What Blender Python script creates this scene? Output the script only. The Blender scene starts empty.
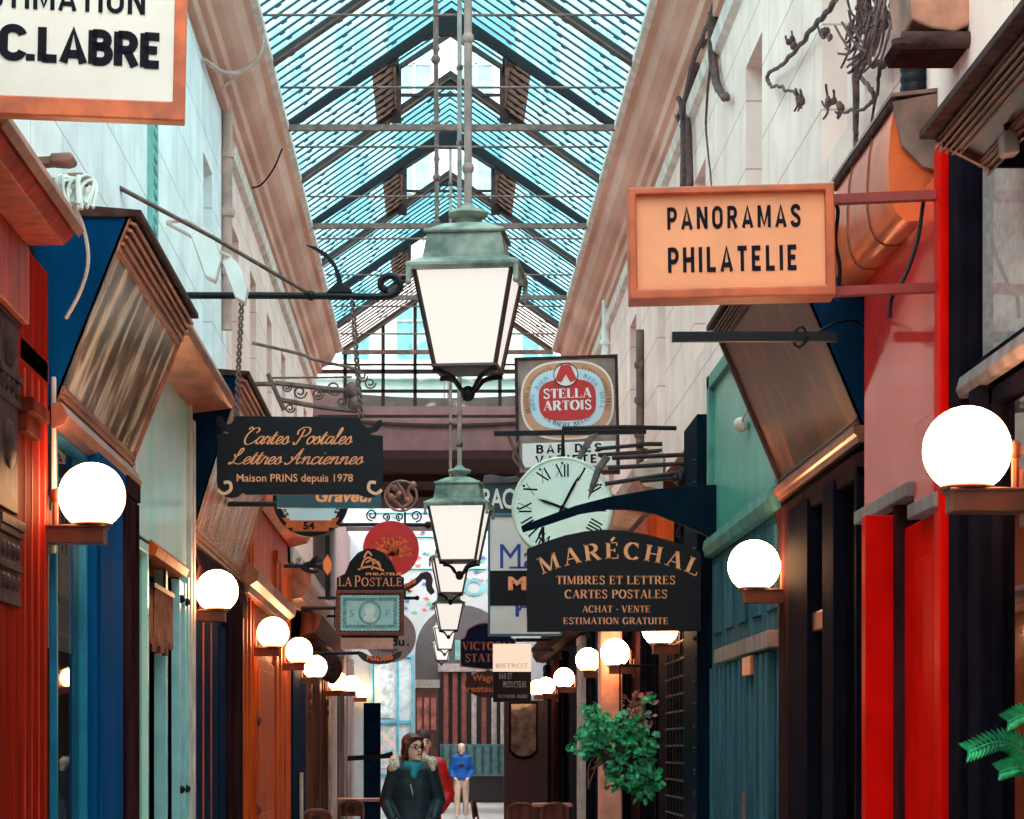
import bpy, bmesh, math, random
from mathutils import Vector, Matrix, Quaternion
random.seed(7)
SC = bpy.context.scene
COL = SC.collection
PI = math.pi
F, CX, CY, EZ = 2400.0, 440.0, 752.0, 1.6      # focal length and principal point of the lens, eye height

def P(x, y, s):
    """a point seen at (x, y) where one metre measures s: its place in metres"""
    return Vector(((x - CX) / s, F / s, EZ + (CY - y) / s))

# ------------------------------------------------------------------ materials
def lin(c):
    return tuple((v / 12.92 if v <= .04045 else ((v + .055) / 1.055) ** 2.4) for v in [q / 255 for q in c])
MATS = {}
def mat(name, c, rough=.6, metal=0., noise=.12, scale=6., bump=0., c2=None, stretch=(1, 1, 1), spec=.5, coat=0., detail=4., lo=.35, hi=.65):
    if name in MATS: return MATS[name]
    m = bpy.data.materials.new(name); m.use_nodes = True
    nt = m.node_tree; b = nt.nodes['Principled BSDF']
    b.inputs['Roughness'].default_value = rough; b.inputs['Metallic'].default_value = metal
    b.inputs['Specular IOR Level'].default_value = spec; b.inputs['Coat Weight'].default_value = coat
    if spec <= .12: b.inputs['IOR'].default_value = 1.12      # dull, worn paint
    tc = nt.nodes.new('ShaderNodeTexCoord'); mp = nt.nodes.new('ShaderNodeMapping')
    mp.inputs['Scale'].default_value = stretch
    nt.links.new(tc.outputs['Object'], mp.inputs['Vector'])
    nz = nt.nodes.new('ShaderNodeTexNoise'); nz.inputs['Scale'].default_value = scale; nz.inputs['Detail'].default_value = detail
    nt.links.new(mp.outputs['Vector'], nz.inputs['Vector'])
    rp = nt.nodes.new('ShaderNodeValToRGB')
    a = lin(c); d = lin(c2) if c2 else tuple(v * (1 - 2.2 * noise) for v in a)
    if not c2: a = tuple(min(1, v * (1 + noise)) for v in a)
    rp.color_ramp.elements[0].position = lo; rp.color_ramp.elements[1].position = hi
    rp.color_ramp.elements[0].color = (*[max(0, v) for v in d], 1); rp.color_ramp.elements[1].color = (*a, 1)
    nt.links.new(nz.outputs['Fac'], rp.inputs['Fac']); nt.links.new(rp.outputs['Color'], b.inputs['Base Color'])
    if bump:
        bp = nt.nodes.new('ShaderNodeBump'); bp.inputs['Strength'].default_value = bump; bp.inputs['Distance'].default_value = .02
        nt.links.new(nz.outputs['Fac'], bp.inputs['Height']); nt.links.new(bp.outputs['Normal'], b.inputs['Normal'])
    MATS[name] = m
    return m
def glow(name, c, strength, base=(240, 235, 225)):
    m = bpy.data.materials.new(name); m.use_nodes = True
    b = m.node_tree.nodes['Principled BSDF']
    b.inputs['Base Color'].default_value = (*lin(base), 1); b.inputs['Roughness'].default_value = .3
    b.inputs['Emission Color'].default_value = (*c, 1); b.inputs['Emission Strength'].default_value = strength
    MATS[name] = m
    return m
def glass(name, tint, gloss=.35, rough=.03, gcol=(1, 1, 1)):
    m = bpy.data.materials.new(name); m.use_nodes = True
    nt = m.node_tree; nt.nodes.clear()
    o = nt.nodes.new('ShaderNodeOutputMaterial'); mx = nt.nodes.new('ShaderNodeMixShader')
    t = nt.nodes.new('ShaderNodeBsdfTransparent'); g = nt.nodes.new('ShaderNodeBsdfGlossy')
    t.inputs['Color'].default_value = (*tint, 1); g.inputs['Roughness'].default_value = rough
    g.inputs['Color'].default_value = (*gcol, 1)
    mx.inputs['Fac'].default_value = gloss
    nt.links.new(t.outputs[0], mx.inputs[1]); nt.links.new(g.outputs[0], mx.inputs[2]); nt.links.new(mx.outputs[0], o.inputs['Surface'])
    MATS[name] = m
    return m
def milky(name, trans, tint, fac):
    """ribbed wired glass: part of the light goes straight through, part is scattered"""
    m = bpy.data.materials.new(name); m.use_nodes = True
    nt = m.node_tree; nt.nodes.clear()
    o = nt.nodes.new('ShaderNodeOutputMaterial'); mx = nt.nodes.new('ShaderNodeMixShader')
    a = nt.nodes.new('ShaderNodeBsdfTranslucent'); t = nt.nodes.new('ShaderNodeBsdfTransparent')
    tc = nt.nodes.new('ShaderNodeTexCoord'); nz = nt.nodes.new('ShaderNodeTexNoise'); nz.inputs['Scale'].default_value = 2.2; nz.inputs['Detail'].default_value = 5
    rp = nt.nodes.new('ShaderNodeValToRGB'); rp.color_ramp.elements[0].position = .3; rp.color_ramp.elements[1].position = .7
    rp.color_ramp.elements[0].color = (*[v * .7 for v in trans], 1); rp.color_ramp.elements[1].color = (*trans, 1)
    nt.links.new(tc.outputs['Object'], nz.inputs['Vector']); nt.links.new(nz.outputs['Fac'], rp.inputs['Fac']); nt.links.new(rp.outputs['Color'], a.inputs['Color'])
    t.inputs['Color'].default_value = (*tint, 1); mx.inputs['Fac'].default_value = fac
    nt.links.new(a.outputs[0], mx.inputs[1]); nt.links.new(t.outputs[0], mx.inputs[2]); nt.links.new(mx.outputs[0], o.inputs['Surface'])
    MATS[name] = m
    return m

# ------------------------------------------------------------------ mesh builder
def spline(pts, n=6):
    pts = [Vector(p) for p in pts]
    if len(pts) < 3: return pts
    out = []
    for i in range(len(pts) - 1):
        p0 = pts[max(i - 1, 0)]; p1 = pts[i]; p2 = pts[i + 1]; p3 = pts[min(i + 2, len(pts) - 1)]
        for k in range(n):
            t = k / n
            out.append(.5 * ((2 * p1) + (p2 - p0) * t + (2 * p0 - 5 * p1 + 4 * p2 - p3) * t * t + (3 * p1 - p0 - 3 * p2 + p3) * t ** 3))
    out.append(pts[-1])
    return out

class MB:
    def __init__(self): self.v = []; self.f = []
    def add(self, vs, fs):
        o = len(self.v); self.v += [Vector(v) for v in vs]; self.f += [[i + o for i in f] for f in fs]; return self
    def poly(self, pts): return self.add(pts, [list(range(len(pts)))])
    def box(self, x0, x1, y0, y1, z0, z1):
        return self.add([(x, y, z) for x in (x0, x1) for y in (y0, y1) for z in (z0, z1)],
                        [(0, 1, 3, 2), (4, 6, 7, 5), (0, 4, 5, 1), (2, 3, 7, 6), (0, 2, 6, 4), (1, 5, 7, 3)])
    def obox(self, o, u, v, n, u0, u1, v0, v1, n0, n1):
        o = Vector(o); u = Vector(u); v = Vector(v); n = Vector(n)
        return self.add([o + u * a + v * b + n * c for a in (u0, u1) for b in (v0, v1) for c in (n0, n1)],
                        [(0, 1, 3, 2), (4, 6, 7, 5), (0, 4, 5, 1), (2, 3, 7, 6), (0, 2, 6, 4), (1, 5, 7, 3)])
    def prism(self, pl, a0, a1, axis='y'):
        """polygon in x,z extruded along y (or in y,z along x; x,y along z)"""
        n = len(pl)
        g = {'y': lambda p, a: (p[0], a, p[1]), 'x': lambda p, a: (a, p[0], p[1]), 'z': lambda p, a: (p[0], p[1], a)}[axis]
        vs = [g(p, a0) for p in pl] + [g(p, a1) for p in pl]
        return self.add(vs, [list(range(n))[::-1], list(range(n, 2 * n))] + [(i, (i + 1) % n, (i + 1) % n + n, i + n) for i in range(n)])
    def ring(self, A, B, y0, y1):
        n = len(A)
        vs = [(p[0], y0, p[1]) for p in A] + [(p[0], y0, p[1]) for p in B] + [(p[0], y1, p[1]) for p in A] + [(p[0], y1, p[1]) for p in B]
        fs = []
        for i in range(n):
            j = (i + 1) % n
            fs += [(i, j, n + j, n + i), (2 * n + i, 3 * n + i, 3 * n + j, 2 * n + j), (i, 2 * n + i, 2 * n + j, j), (n + i, n + j, 3 * n + j, 3 * n + i)]
        return self.add(vs, fs)
    def tube(self, pts, r, n=8, cap=True):
        pts = [Vector(p) for p in pts]; m = len(pts)
        rs = r if isinstance(r, (list, tuple)) else [r] * m
        up = None; vs = []
        for i, p in enumerate(pts):
            t = (pts[min(i + 1, m - 1)] - pts[max(i - 1, 0)])
            t = t.normalized() if t.length > 1e-9 else Vector((0, 0, 1))
            if up is None:
                up = t.orthogonal().normalized()
            else:
                up = up - t * up.dot(t)
                up = up.normalized() if up.length > 1e-6 else t.orthogonal().normalized()
            w = t.cross(up)
            for k in range(n):
                a = 2 * PI * k / n
                vs.append(p + (up * math.cos(a) + w * math.sin(a)) * rs[i])
        fs = [(i * n + k, i * n + (k + 1) % n, (i + 1) * n + (k + 1) % n, (i + 1) * n + k) for i in range(m - 1) for k in range(n)]
        if cap: fs += [list(range(n))[::-1], [(m - 1) * n + k for k in range(n)]]
        return self.add(vs, fs)
    def lathe(self, prof, c=(0, 0, 0), n=24, axis='z', rot=0., sq=1.):
        vs = []
        for r, h in prof:
            for k in range(n):
                a = 2 * PI * k / n + rot
                x, y = r * math.cos(a), r * math.sin(a) * sq
                p = {'z': (x, y, h), 'y': (x, h, y), 'x': (h, x, y)}[axis]
                vs.append(Vector(c) + Vector(p))
        m = len(prof)
        fs = [(i * n + k, i * n + (k + 1) % n, (i + 1) * n + (k + 1) % n, (i + 1) * n + k) for i in range(m - 1) for k in range(n)]
        fs += [list(range(n))[::-1], [(m - 1) * n + k for k in range(n)]]
        return self.add(vs, fs)
    def ball(self, c, rx, ry=None, rz=None, nu=20, nv=12, rot=None):
        ry = ry or rx; rz = rz or rx
        vs = []; c = Vector(c)
        for j in range(nv + 1):
            t = PI * j / nv
            for k in range(nu):
                a = 2 * PI * k / nu
                p = Vector((rx * math.sin(t) * math.cos(a), ry * math.sin(t) * math.sin(a), rz * math.cos(t)))
                if rot: p = rot @ p
                vs.append(c + p)
        fs = [(j * nu + k, j * nu + (k + 1) % nu, (j + 1) * nu + (k + 1) % nu, (j + 1) * nu + k) for j in range(nv) for k in range(nu)]
        return self.add(vs, fs)
    def cap(self, p0, r0, p1, r1, n=14):
        """tapered limb with round ends"""
        p0 = Vector(p0); p1 = Vector(p1); d = p1 - p0; pts = []; rs = []
        u = d.normalized()
        for a in (-80, -50, -20): pts.append(p0 + u * r0 * math.sin(math.radians(a))); rs.append(r0 * math.cos(math.radians(a)))
        pts += [p0 + d * .33, p0 + d * .67]; rs += [r0 + (r1 - r0) * .33, r0 + (r1 - r0) * .67]
        for a in (20, 50, 80): pts.append(p1 + u * r1 * math.sin(math.radians(a))); rs.append(r1 * math.cos(math.radians(a)))
        return self.tube(pts, rs, n)
    def build(self, name, m, parent=None, smooth=False, bevel=0., local=False, label=None):
        vs = self.v
        if parent is not None and not local:
            vs = [v - parent['_o'] for v in vs] if False else [v - ORG[parent.name] for v in vs]
        org = None
        if parent is None:
            xs = [v.x for v in vs]; ys = [v.y for v in vs]; zs = [v.z for v in vs]
            org = Vector(((min(xs) + max(xs)) / 2, (min(ys) + max(ys)) / 2, min(zs)))
            vs = [v - org for v in vs]
        me = bpy.data.meshes.new(name); me.from_pydata([tuple(v) for v in vs], [], self.f); me.update()
        bm = bmesh.new(); bm.from_mesh(me)
        bmesh.ops.remove_doubles(bm, verts=bm.verts, dist=1e-6)
        bmesh.ops.recalc_face_normals(bm, faces=bm.faces)
        bm.to_mesh(me); bm.free()
        if smooth:
            for p in me.polygons: p.use_smooth = True
        me.materials.append(m)
        o = bpy.data.objects.new(name, me); COL.objects.link(o)
        if org is not None: o.location = org; ORG[o.name] = org
        if parent is not None: o.parent = parent; ORG[o.name] = ORG[parent.name]
        if bevel:
            b = o.modifiers.new('bevel', 'BEVEL'); b.width = bevel; b.segments = 2; b.limit_method = 'ANGLE'
        if smooth and smooth != 'all':
            me.set_sharp_from_angle(angle=math.radians(38))
        if label: o['label'] = label
        return o
ORG = {}
def thing(name, label, cat, loc=(0, 0, 0), rot=(0, 0, 0), group=None, kind=None):
    o = bpy.data.objects.new(name, None); COL.objects.link(o); o.empty_display_size = .1
    o.location = loc; o.rotation_euler = rot; ORG[o.name] = Vector(loc)
    return tag(o, label, cat, group, kind)
def tag(o, label=None, cat=None, group=None, kind=None):
    if label: o['label'] = label
    if cat: o['category'] = cat
    if group: o['group'] = group
    if kind: o['kind'] = kind
    return o
def copy_tree(o, parent=None):
    c = o.copy(); COL.objects.link(c); ORG[c.name] = ORG.get(o.name, Vector())
    if parent is not None: c.parent = parent
    for ch in list(o.children): copy_tree(ch, c)
    return c

# ------------------------------------------------------------------ lettering
_tc = {}
def sans(t, bold=0., spacing=1., shear=0.):
    """flat outlines of a line of plain lettering: cap height 1, starts at x=0"""
    key = (t, bold, spacing, shear)
    if key in _tc: return _tc[key]
    def mk(s):
        cu = bpy.data.curves.new('lettering', 'FONT'); cu.body = s; cu.offset = bold; cu.space_character = spacing; cu.shear = shear
        cu.resolution_u = 3
        ob = bpy.data.objects.new('lettering', cu); COL.objects.link(ob)
        dg = bpy.context.evaluated_depsgraph_get(); me = ob.evaluated_get(dg).to_mesh()
        vs = [(v.co.x, v.co.y) for v in me.vertices]; fs = [list(p.vertices) for p in me.polygons]
        ob.evaluated_get(dg).to_mesh_clear(); bpy.data.objects.remove(ob); bpy.data.curves.remove(cu)
        return vs, fs
    vs, _ = mk('H'); h = max(v[1] for v in vs); b = min(v[1] for v in vs)
    vs, fs = mk(t); k = 1 / (h - b); x0 = min(v[0] for v in vs)
    vs = [((x - x0) * k, (y - b) * k) for x, y in vs]
    _tc[key] = (vs, fs, max(v[0] for v in vs))
    return _tc[key]

def arc(cx, cy, rx, ry, a0, a1, n=14):
    return [(cx + rx * math.cos(math.radians(a0 + (a1 - a0) * i / n)), cy + ry * math.sin(math.radians(a0 + (a1 - a0) * i / n))) for i in range(n + 1)]
# roman capitals: strokes (points, fixed width or None), serifs (x, y, half width)
def _caps():
    G = {}; h = .1; W = .15
    def st(x): return ([(x, 0), (x, 1)], None), [(x, .03, .15), (x, .97, .15)]
    def g(ch, w, strokes, ser=()): G[ch] = (w, strokes, list(ser))
    s0, e0 = st(.17)
    g('I', .36, [s0], e0)
    g('L', .72, [s0, ([(.17, .03), (.66, .03)], None), ([(.65, 0), (.65, .25)], .05)], e0)
    E = [s0, ([(.17, .03), (.66, .03)], None), ([(.17, .97), (.62, .97)], None), ([(.17, .52), (.5, .52)], None), ([(.65, 0), (.65, .26)], .05), ([(.61, 1), (.61, .76)], .05), ([(.5, .4), (.5, .64)], .05)]
    g('E', .74, E, e0); g('É', .74, E + [([(.32, 1.08), (.5, 1.3)], .11)], e0)
    g('F', .7, [E[0], E[2], E[3], E[5], E[6]], e0)
    g('T', .74, [([(.37, 0), (.37, 1)], None), ([(.04, .97), (.7, .97)], None), ([(.05, 1), (.05, .74)], .05), ([(.69, 1), (.69, .74)], .05)], [(.37, .03, .15)])
    g('H', .92, [s0, ([(.73, 0), (.73, 1)], None), ([(.17, .5), (.73, .5)], None)], e0 + [(.73, .03, .15), (.73, .97, .15)])
    g('N', .9, [([(.15, 0), (.15, 1)], .06), ([(.17, 1), (.72, 0)], .16), ([(.74, 0), (.74, 1)], .06)], [(.15, .03, .13), (.1, .97, .1), (.74, .97, .13)])
    g('M', 1.08, [([(.15, 0), (.15, 1)], .06), ([(.17, 1), (.52, .05)], .15), ([(.52, .05), (.88, 1)], .06), ([(.9, 0), (.9, 1)], .16)], [(.15, .03, .13), (.12, .97, .1), (.9, .03, .15), (.93, .97, .12)])
    g('A', .86, [([(.1, 0), (.42, 1)], .06), ([(.42, 1), (.74, 0)], .17), ([(.2, .33), (.63, .33)], .06)], [(.1, .03, .13), (.74, .03, .15)])
    g('V', .84, [([(.1, 1), (.42, 0)], .17), ([(.42, 0), (.74, 1)], .06)], [(.1, .97, .15), (.74, .97, .13)])
    g('U', .88, [([(.17, 1), (.17, .3)] + arc(.44, .3, .27, .28, 180, 360) + [(.71, 1)], None)], [(.17, .97, .15), (.71, .97, .13)])
    g('O', .92, [(arc(.45, .5, .36, .48, 0, 360, 28), None)])
    g('Q', .92, [(arc(.45, .5, .36, .48, 0, 360, 28), None), ([(.5, .2), (.82, -.15)], .12)])
    g('C', .84, [(arc(.45, .5, .36, .48, 48, 315, 24), None), ([(.7, .98), (.7, .7)], .05)])
    g('G', .9, [(arc(.45, .5, .36, .48, 48, 318, 24), None), ([(.7, .98), (.7, .7)], .05), ([(.72, .08), (.72, .42)], None)], [(.72, .43, .13)])
    g('D', .9, [s0, ([(.17, .97), (.4, .97)] + arc(.4, .5, .37, .47, 90, -90) + [(.17, .03)], None)], e0)
    g('P', .76, [s0, ([(.17, .97), (.38, .97)] + arc(.38, .725, .26, .245, 90, -90) + [(.17, .48)], None)], e0)
    g('R', .86, [s0, ([(.17, .97), (.38, .97)] + arc(.38, .735, .26, .235, 90, -90) + [(.17, .5)], None), ([(.4, .5), (.74, 0)], .16)], e0 + [(.76, .03, .1)])
    g('B', .8, [s0, ([(.17, .97), (.36, .97)] + arc(.36, .75, .23, .22, 90, -90) + [(.17, .53)], None), ([(.17, .53), (.38, .53)] + arc(.38, .28, .28, .25, 90, -90) + [(.17, .03)], None)], e0)
    g('S', .68, [(spline([(.57, .78), (.5, .93), (.33, .98), (.15, .9), (.13, .73), (.26, .58), (.44, .46), (.58, .3), (.55, .12), (.36, .02), (.17, .07), (.1, .23)], 4), .1), ([(.58, .98), (.58, .72)], .05), ([(.09, .02), (.09, .28)], .05)])
    g('J', .5, [([(.32, 1), (.32, .2)] + arc(.16, .2, .16, .2, 0, -120, 8), .13)], [(.32, .97, .15)])
    g('Z', .7, [([(.06, .97), (.62, .97)], None), ([(.6, 1), (.08, 0)], .15), ([(.06, .03), (.64, .03)], None)])
    g('-', .4, [([(.06, .42), (.34, .42)], .1)]); g(' ', .36, []); g('.', .28, [([(.1, 0), (.1, .14)], .14)])
    return G
CAPS = _caps()
def _strokes(strokes, T, t):
    """outline strips of pen strokes: vertical travel gives width T, level travel width t"""
    vs, fs = [], []
    for pts, w in strokes:
        pts = [Vector((p[0], p[1])) for p in pts]; m = len(pts); o = len(vs)
        for i, p in enumerate(pts):
            d = pts[min(i + 1, m - 1)] - pts[max(i - 1, 0)]
            d = d.normalized() if d.length > 1e-9 else Vector((1, 0))
            ww = (w if w else T * abs(d.y) + t * abs(d.x)) / 2
            nn = Vector((-d.y, d.x)) * ww
            vs += [p + nn, p - nn]
        fs += [(o + 2 * i, o + 2 * i + 1, o + 2 * i + 3, o + 2 * i + 2) for i in range(m - 1)]
    return vs, fs
def roman(t, bold=1., gap=.06):
    vs, fs, x = [], [], 0.
    glyphs = []
    for ch in t:
        w, st, ser = CAPS[ch]
        st = [(p, (q * (bold if q > .08 else 1) if q else None)) for p, q in st] + [([(a - hw, b), (a + hw, b)], .06) for a, b, hw in ser]
        v, f = _strokes(st, .17 * bold, .06)
        glyphs.append((x, w, v, f))
        o = len(vs); vs += [(p.x + x, p.y) for p in v]; fs += [[i + o for i in q] for q in f]
        x += w + gap
    return vs, fs, x - gap, glyphs
# joined slanting handwriting
SCR = {
 'a': (.5, [[(.4, .42), (.28, .5), (.12, .42), (.04, .2), (.12, .02), (.26, .08), (.4, .42)], [(.42, .5), (.38, .14), (.46, 0), (.6, .16)]]),
 'c': (.42, [[(.36, .4), (.28, .5), (.12, .42), (.04, .2), (.14, 0), (.3, .04), (.5, .2)]]),
 'e': (.42, [[(-.05, .12), (.2, .22), (.34, .38), (.26, .5), (.12, .42), (.05, .2), (.14, 0), (.3, .04), (.5, .2)]]),
 'i': (.3, [[(.02, .2), (.14, .5), (.1, .14), (.18, 0), (.36, .18)], [(.17, .7), (.2, .74)]]),
 'l': (.32, [[(-.02, .15), (.2, .6), (.26, .98), (.16, 1.02), (.1, .6), (.08, .16), (.18, 0), (.38, .18)]]),
 'n': (.58, [[(.0, .3), (.1, .5), (.08, 0)], [(.08, .1), (.22, .44), (.36, .48), (.38, .3), (.38, .1), (.46, 0), (.64, .18)]]),
 'o': (.46, [[(.28, .5), (.12, .44), (.04, .22), (.14, 0), (.3, .06), (.4, .3), (.28, .5), (.5, .42)]]),
 'r': (.4, [[(-.02, .2), (.12, .52), (.16, .42), (.32, .44), (.26, .14), (.32, 0), (.48, .16)]]),
 's': (.38, [[(-.05, .1), (.2, .5), (.3, .24), (.28, .04), (.12, 0), (.04, .08)], [(.28, .06), (.45, .18)]]),
 't': (.34, [[(-.02, .15), (.2, .8), (.12, .14), (.2, 0), (.38, .18)], [(.02, .52), (.36, .56)]]),
 'u': (.54, [[(0, .3), (.1, .5), (.07, .14), (.16, 0), (.32, .1), (.42, .5)], [(.42, .5), (.38, .14), (.46, 0), (.62, .18)]]),
 'p': (.5, [[(0, .3), (.1, .5), (.04, -.4)], [(.08, .3), (.26, .5), (.42, .36), (.36, .08), (.18, 0), (.08, .12)]]),
 'C': (.8, [[(.62, .72), (.74, .9), (.6, 1.05), (.34, .95), (.12, .6), (.1, .22), (.3, -.02), (.6, .06), (.82, .26)], [(.34, .95), (.18, 1.1), (.06, .95)]]),
 'P': (.78, [[(.36, .95), (.3, .4), (.18, 0), (.02, .02), (.02, .14)], [(.06, .6), (.02, .85), (.3, 1.08), (.66, 1.02), (.74, .76), (.56, .52), (.34, .5)]]),
 'L': (.8, [[(.1, .66), (.2, .5), (.44, .7), (.5, 1.0), (.36, 1.02), (.28, .6), (.18, .12), (.02, .0), (.02, .12), (.3, .08), (.58, 0), (.84, .14)]]),
 'A': (.9, [[(-.08, .1), (.06, -.02), (.28, .2), (.66, 1.05)], [(.66, 1.05), (.6, .4), (.66, .02), (.88, .16)], [(.16, .5), (.3, .34), (.76, .42)]]),
 ' ': (.34, [])}
def script(t, slant=.42):
    vs, fs, x = [], [], 0.
    for ch in t:
        w, st = SCR[ch]
        v, f = _strokes([(spline([(*p, 0) for p in s], 5), None) for s in st], .088, .034)
        o = len(vs); vs += [(p.x + x + slant * p.y, p.y) for p in v]; fs += [[i + o for i in q] for q in f]
        x += w
    return vs, fs, x + .1
_B = {'A': (.72, [[(.08, 0), (.36, .96), (.64, 0)], [(.18, .26), (.54, .26)]]), 'B': (.64, [[(.1, 0), (.1, 1)], [(.1, .91), (.34, .91)] + arc(.34, .72, .18, .19, 90, -90, 8) + [(.1, .53)], [(.1, .53), (.36, .53)] + arc(.36, .31, .2, .22, 90, -90, 8) + [(.1, .09)]]),
 'C': (.66, [arc(.37, .7, .27, .22, 10, 180, 10) + arc(.37, .3, .27, .22, 180, 350, 10)]), 'D': (.66, [[(.1, 0), (.1, 1)], [(.1, .91), (.32, .91)] + arc(.32, .65, .25, .26, 90, 0, 6) + arc(.32, .35, .25, .26, 0, -90, 6) + [(.1, .09)]]),
 'E': (.56, [[(.1, 0), (.1, 1)], [(.1, .91), (.52, .91)], [(.1, .51), (.46, .51)], [(.1, .09), (.52, .09)]]), 'H': (.66, [[(.1, 0), (.1, 1)], [(.56, 0), (.56, 1)], [(.1, .5), (.56, .5)]]),
 'I': (.2, [[(.1, 0), (.1, 1)]]), 'L': (.54, [[(.1, 0), (.1, 1)], [(.1, .09), (.52, .09)]]), 'M': (.86, [[(.1, 0), (.1, 1)], [(.12, .96), (.43, .12), (.74, .96)], [(.76, 0), (.76, 1)]]),
 'N': (.7, [[(.1, 0), (.1, 1)], [(.12, .96), (.58, .04)], [(.6, 0), (.6, 1)]]), 'O': (.7, [arc(.35, .68, .25, .24, 0, 180, 10) + arc(.35, .32, .25, .24, 180, 360, 10) + [(.6, .68)]]),
 'P': (.62, [[(.1, 0), (.1, 1)], [(.1, .91), (.34, .91)] + arc(.34, .67, .2, .24, 90, -90, 8) + [(.1, .43)]]), 'R': (.66, [[(.1, 0), (.1, 1)], [(.1, .91), (.34, .91)] + arc(.34, .69, .2, .22, 90, -90, 8) + [(.1, .47)], [(.34, .47), (.58, 0)]]),
 'S': (.62, [spline([(.54, .74), (.48, .88), (.31, .92), (.13, .86), (.1, .72), (.2, .58), (.42, .46), (.53, .3), (.48, .13), (.31, .08), (.13, .12), (.07, .27)], 3)]), 'T': (.58, [[(.29, 0), (.29, .98)], [(.02, .91), (.56, .91)]]),
 'V': (.7, [[(.06, 1), (.35, .06), (.64, 1)]]), '.': (.26, [[(.12, 0), (.12, .19)]]), ' ': (.36, [])}
def block(t, w=.19, gap=.12):
    vs, fs, x = [], [], 0.
    for ch in t:
        wd, st = _B[ch]; v, f = _strokes([(p, w) for p in st], 0, 0)
        o = len(vs); vs += [(p.x + x, p.y) for p in v]; fs += [[i + o for i in q] for q in f]; x += wd + gap
    return vs, fs, x - gap
def letters(mb, data, fn, y):
    vs, fs = data[0], data[1]
    mb.add([(*(lambda q: (q[0], y, q[1]))(fn(v)),) for v in vs], fs)

class Sign:
    """a sign facing down the passage; points are given as seen at its own distance and kept in metres"""
    def __init__(self, name, label, cat, xc, yc, s, yaw=0., roll=0., group=None):
        self.s, self.xc, self.yc = s, xc, yc
        self.o = thing(name, label, cat, P(xc, yc, s), (0, math.radians(roll), math.radians(yaw)), group)
    def L(self, p): return ((p[0] - self.xc) / self.s, (self.yc - p[1]) / self.s)
    def pts(self, pl): return [self.L(p) for p in pl]
    def rect(self, x0, y0, x1, y1): return self.pts([(x0, y0), (x1, y0), (x1, y1), (x0, y1)])
    def panel(self, name, pl, m, y0=-.02, y1=.02, bevel=0., parent=None, label=None):
        return MB().prism(self.pts(pl), y0, y1).build(name, m, parent or self.o, local=True, bevel=bevel, label=label)
    def frame(self, name, A, B, m, y0=-.05, y1=.05, bevel=.004, parent=None):
        return MB().ring(self.pts(A), self.pts(B), y0, y1).build(name, m, parent or self.o, local=True, bevel=bevel)
    def text(self, mb, t, x0, x1, yb, cap, y, font='sans', bold=.0, dy=0., shear=0., spacing=1.):
        """write t from x0 to x1, baseline yb, cap height cap; dy tilts the line"""
        if font == 'sans': d = sans(t, bold, spacing, shear)
        elif font == 'block': d = block(t, bold or .19, spacing * .12)
        elif font == 'roman': d = roman(t, bold or 1.)
        else: d = script(t)
        k = (x1 - x0) / d[2]
        letters(mb, d, lambda v: self.L((x0 + v[0] * k, yb + dy * (v[0] / d[2]) - v[1] * cap)), y)
    def ringtext(self, mb, t, cx, cy, rx, ry, a0, a1, cap, y, font='sans', bold=0., up=True):
        """letters along an ellipse from angle a0 to a1 (degrees, anticlockwise from the right)"""
        gl = []
        for ch in t:
            if ch == ' ': gl.append(None); continue
            gl.append(sans(ch, bold) if font == 'sans' else roman(ch, bold or 1.))
        ws = [(.45 if g is None else g[2] + .16) for g in gl]; tot = sum(ws); acc = 0
        for g, w in zip(gl, ws):
            a = math.radians(a0 + (a1 - a0) * (acc + w / 2) / tot); acc += w
            if g is None: continue
            px, py = cx + rx * math.cos(a), cy - ry * math.sin(a)
            ta = math.atan2(ry * math.cos(a), -rx * math.sin(a))     # heading of increasing angle, y up
            if up: ta += PI
            k = cap
            wd = abs(math.radians(a1 - a0)) * (rx + ry) / 2 * (w / tot) / (w * cap)
            def fn(v, k=k, wd=wd, g=g, ta=ta, px=px, py=py):
                u = (v[0] - g[2] / 2) * k * min(wd, 1.6); q = v[1] * k
                return self.L((px + u * math.cos(ta) - q * math.sin(ta), py - (u * math.sin(ta) + q * math.cos(ta))))
            letters(mb, g, fn, y)
def ell(cx, cy, rx, ry, n=40, p=2.):
    out = []
    for i in range(n):
        a = 2 * PI * i / n; c, s = math.cos(a), math.sin(a)
        out.append((cx + rx * math.copysign(abs(c) ** (2 / p), c), cy - ry * math.copysign(abs(s) ** (2 / p), s)))
    return out
# ------------------------------------------------------------------ view, sky, light
cam = bpy.data.cameras.new('camera'); cam_o = bpy.data.objects.new('camera', cam); COL.objects.link(cam_o)
cam.sensor_width = 36; cam.lens = F / 1024 * 36
cam.shift_x = (512 - CX) / 1024; cam.shift_y = (CY - 409.5) / 1024
cam.clip_end = 500
cam_o.location = (0, 0, EZ); cam_o.rotation_euler = (PI / 2, 0, 0)
SC.camera = cam_o
SC.view_settings.view_transform = 'Standard'; SC.view_settings.look = 'None'
SC.view_settings.gamma = 1; SC.view_settings.use_curve_mapping = False
SC.view_settings.exposure = 0.15
w = bpy.data.worlds.new('overcast_sky'); SC.world = w; w.use_nodes = True
nt = w.node_tree; bg = nt.nodes['Background']
tc = nt.nodes.new('ShaderNodeTexCoord'); sp = nt.nodes.new('ShaderNodeSeparateXYZ'); rp = nt.nodes.new('ShaderNodeValToRGB')
nt.links.new(tc.outputs['Generated'], sp.inputs[0]); nt.links.new(sp.outputs['Z'], rp.inputs['Fac']); nt.links.new(rp.outputs['Color'], bg.inputs['Color'])
e = rp.color_ramp.elements
e[0].position = 0.0; e[0].color = (.10, .11, .12, 1); e[1].position = 1.0; e[1].color = (1, 1, 1, 1)
n = e.new(.06); n.color = (.34, .40, .43, 1)
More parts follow.
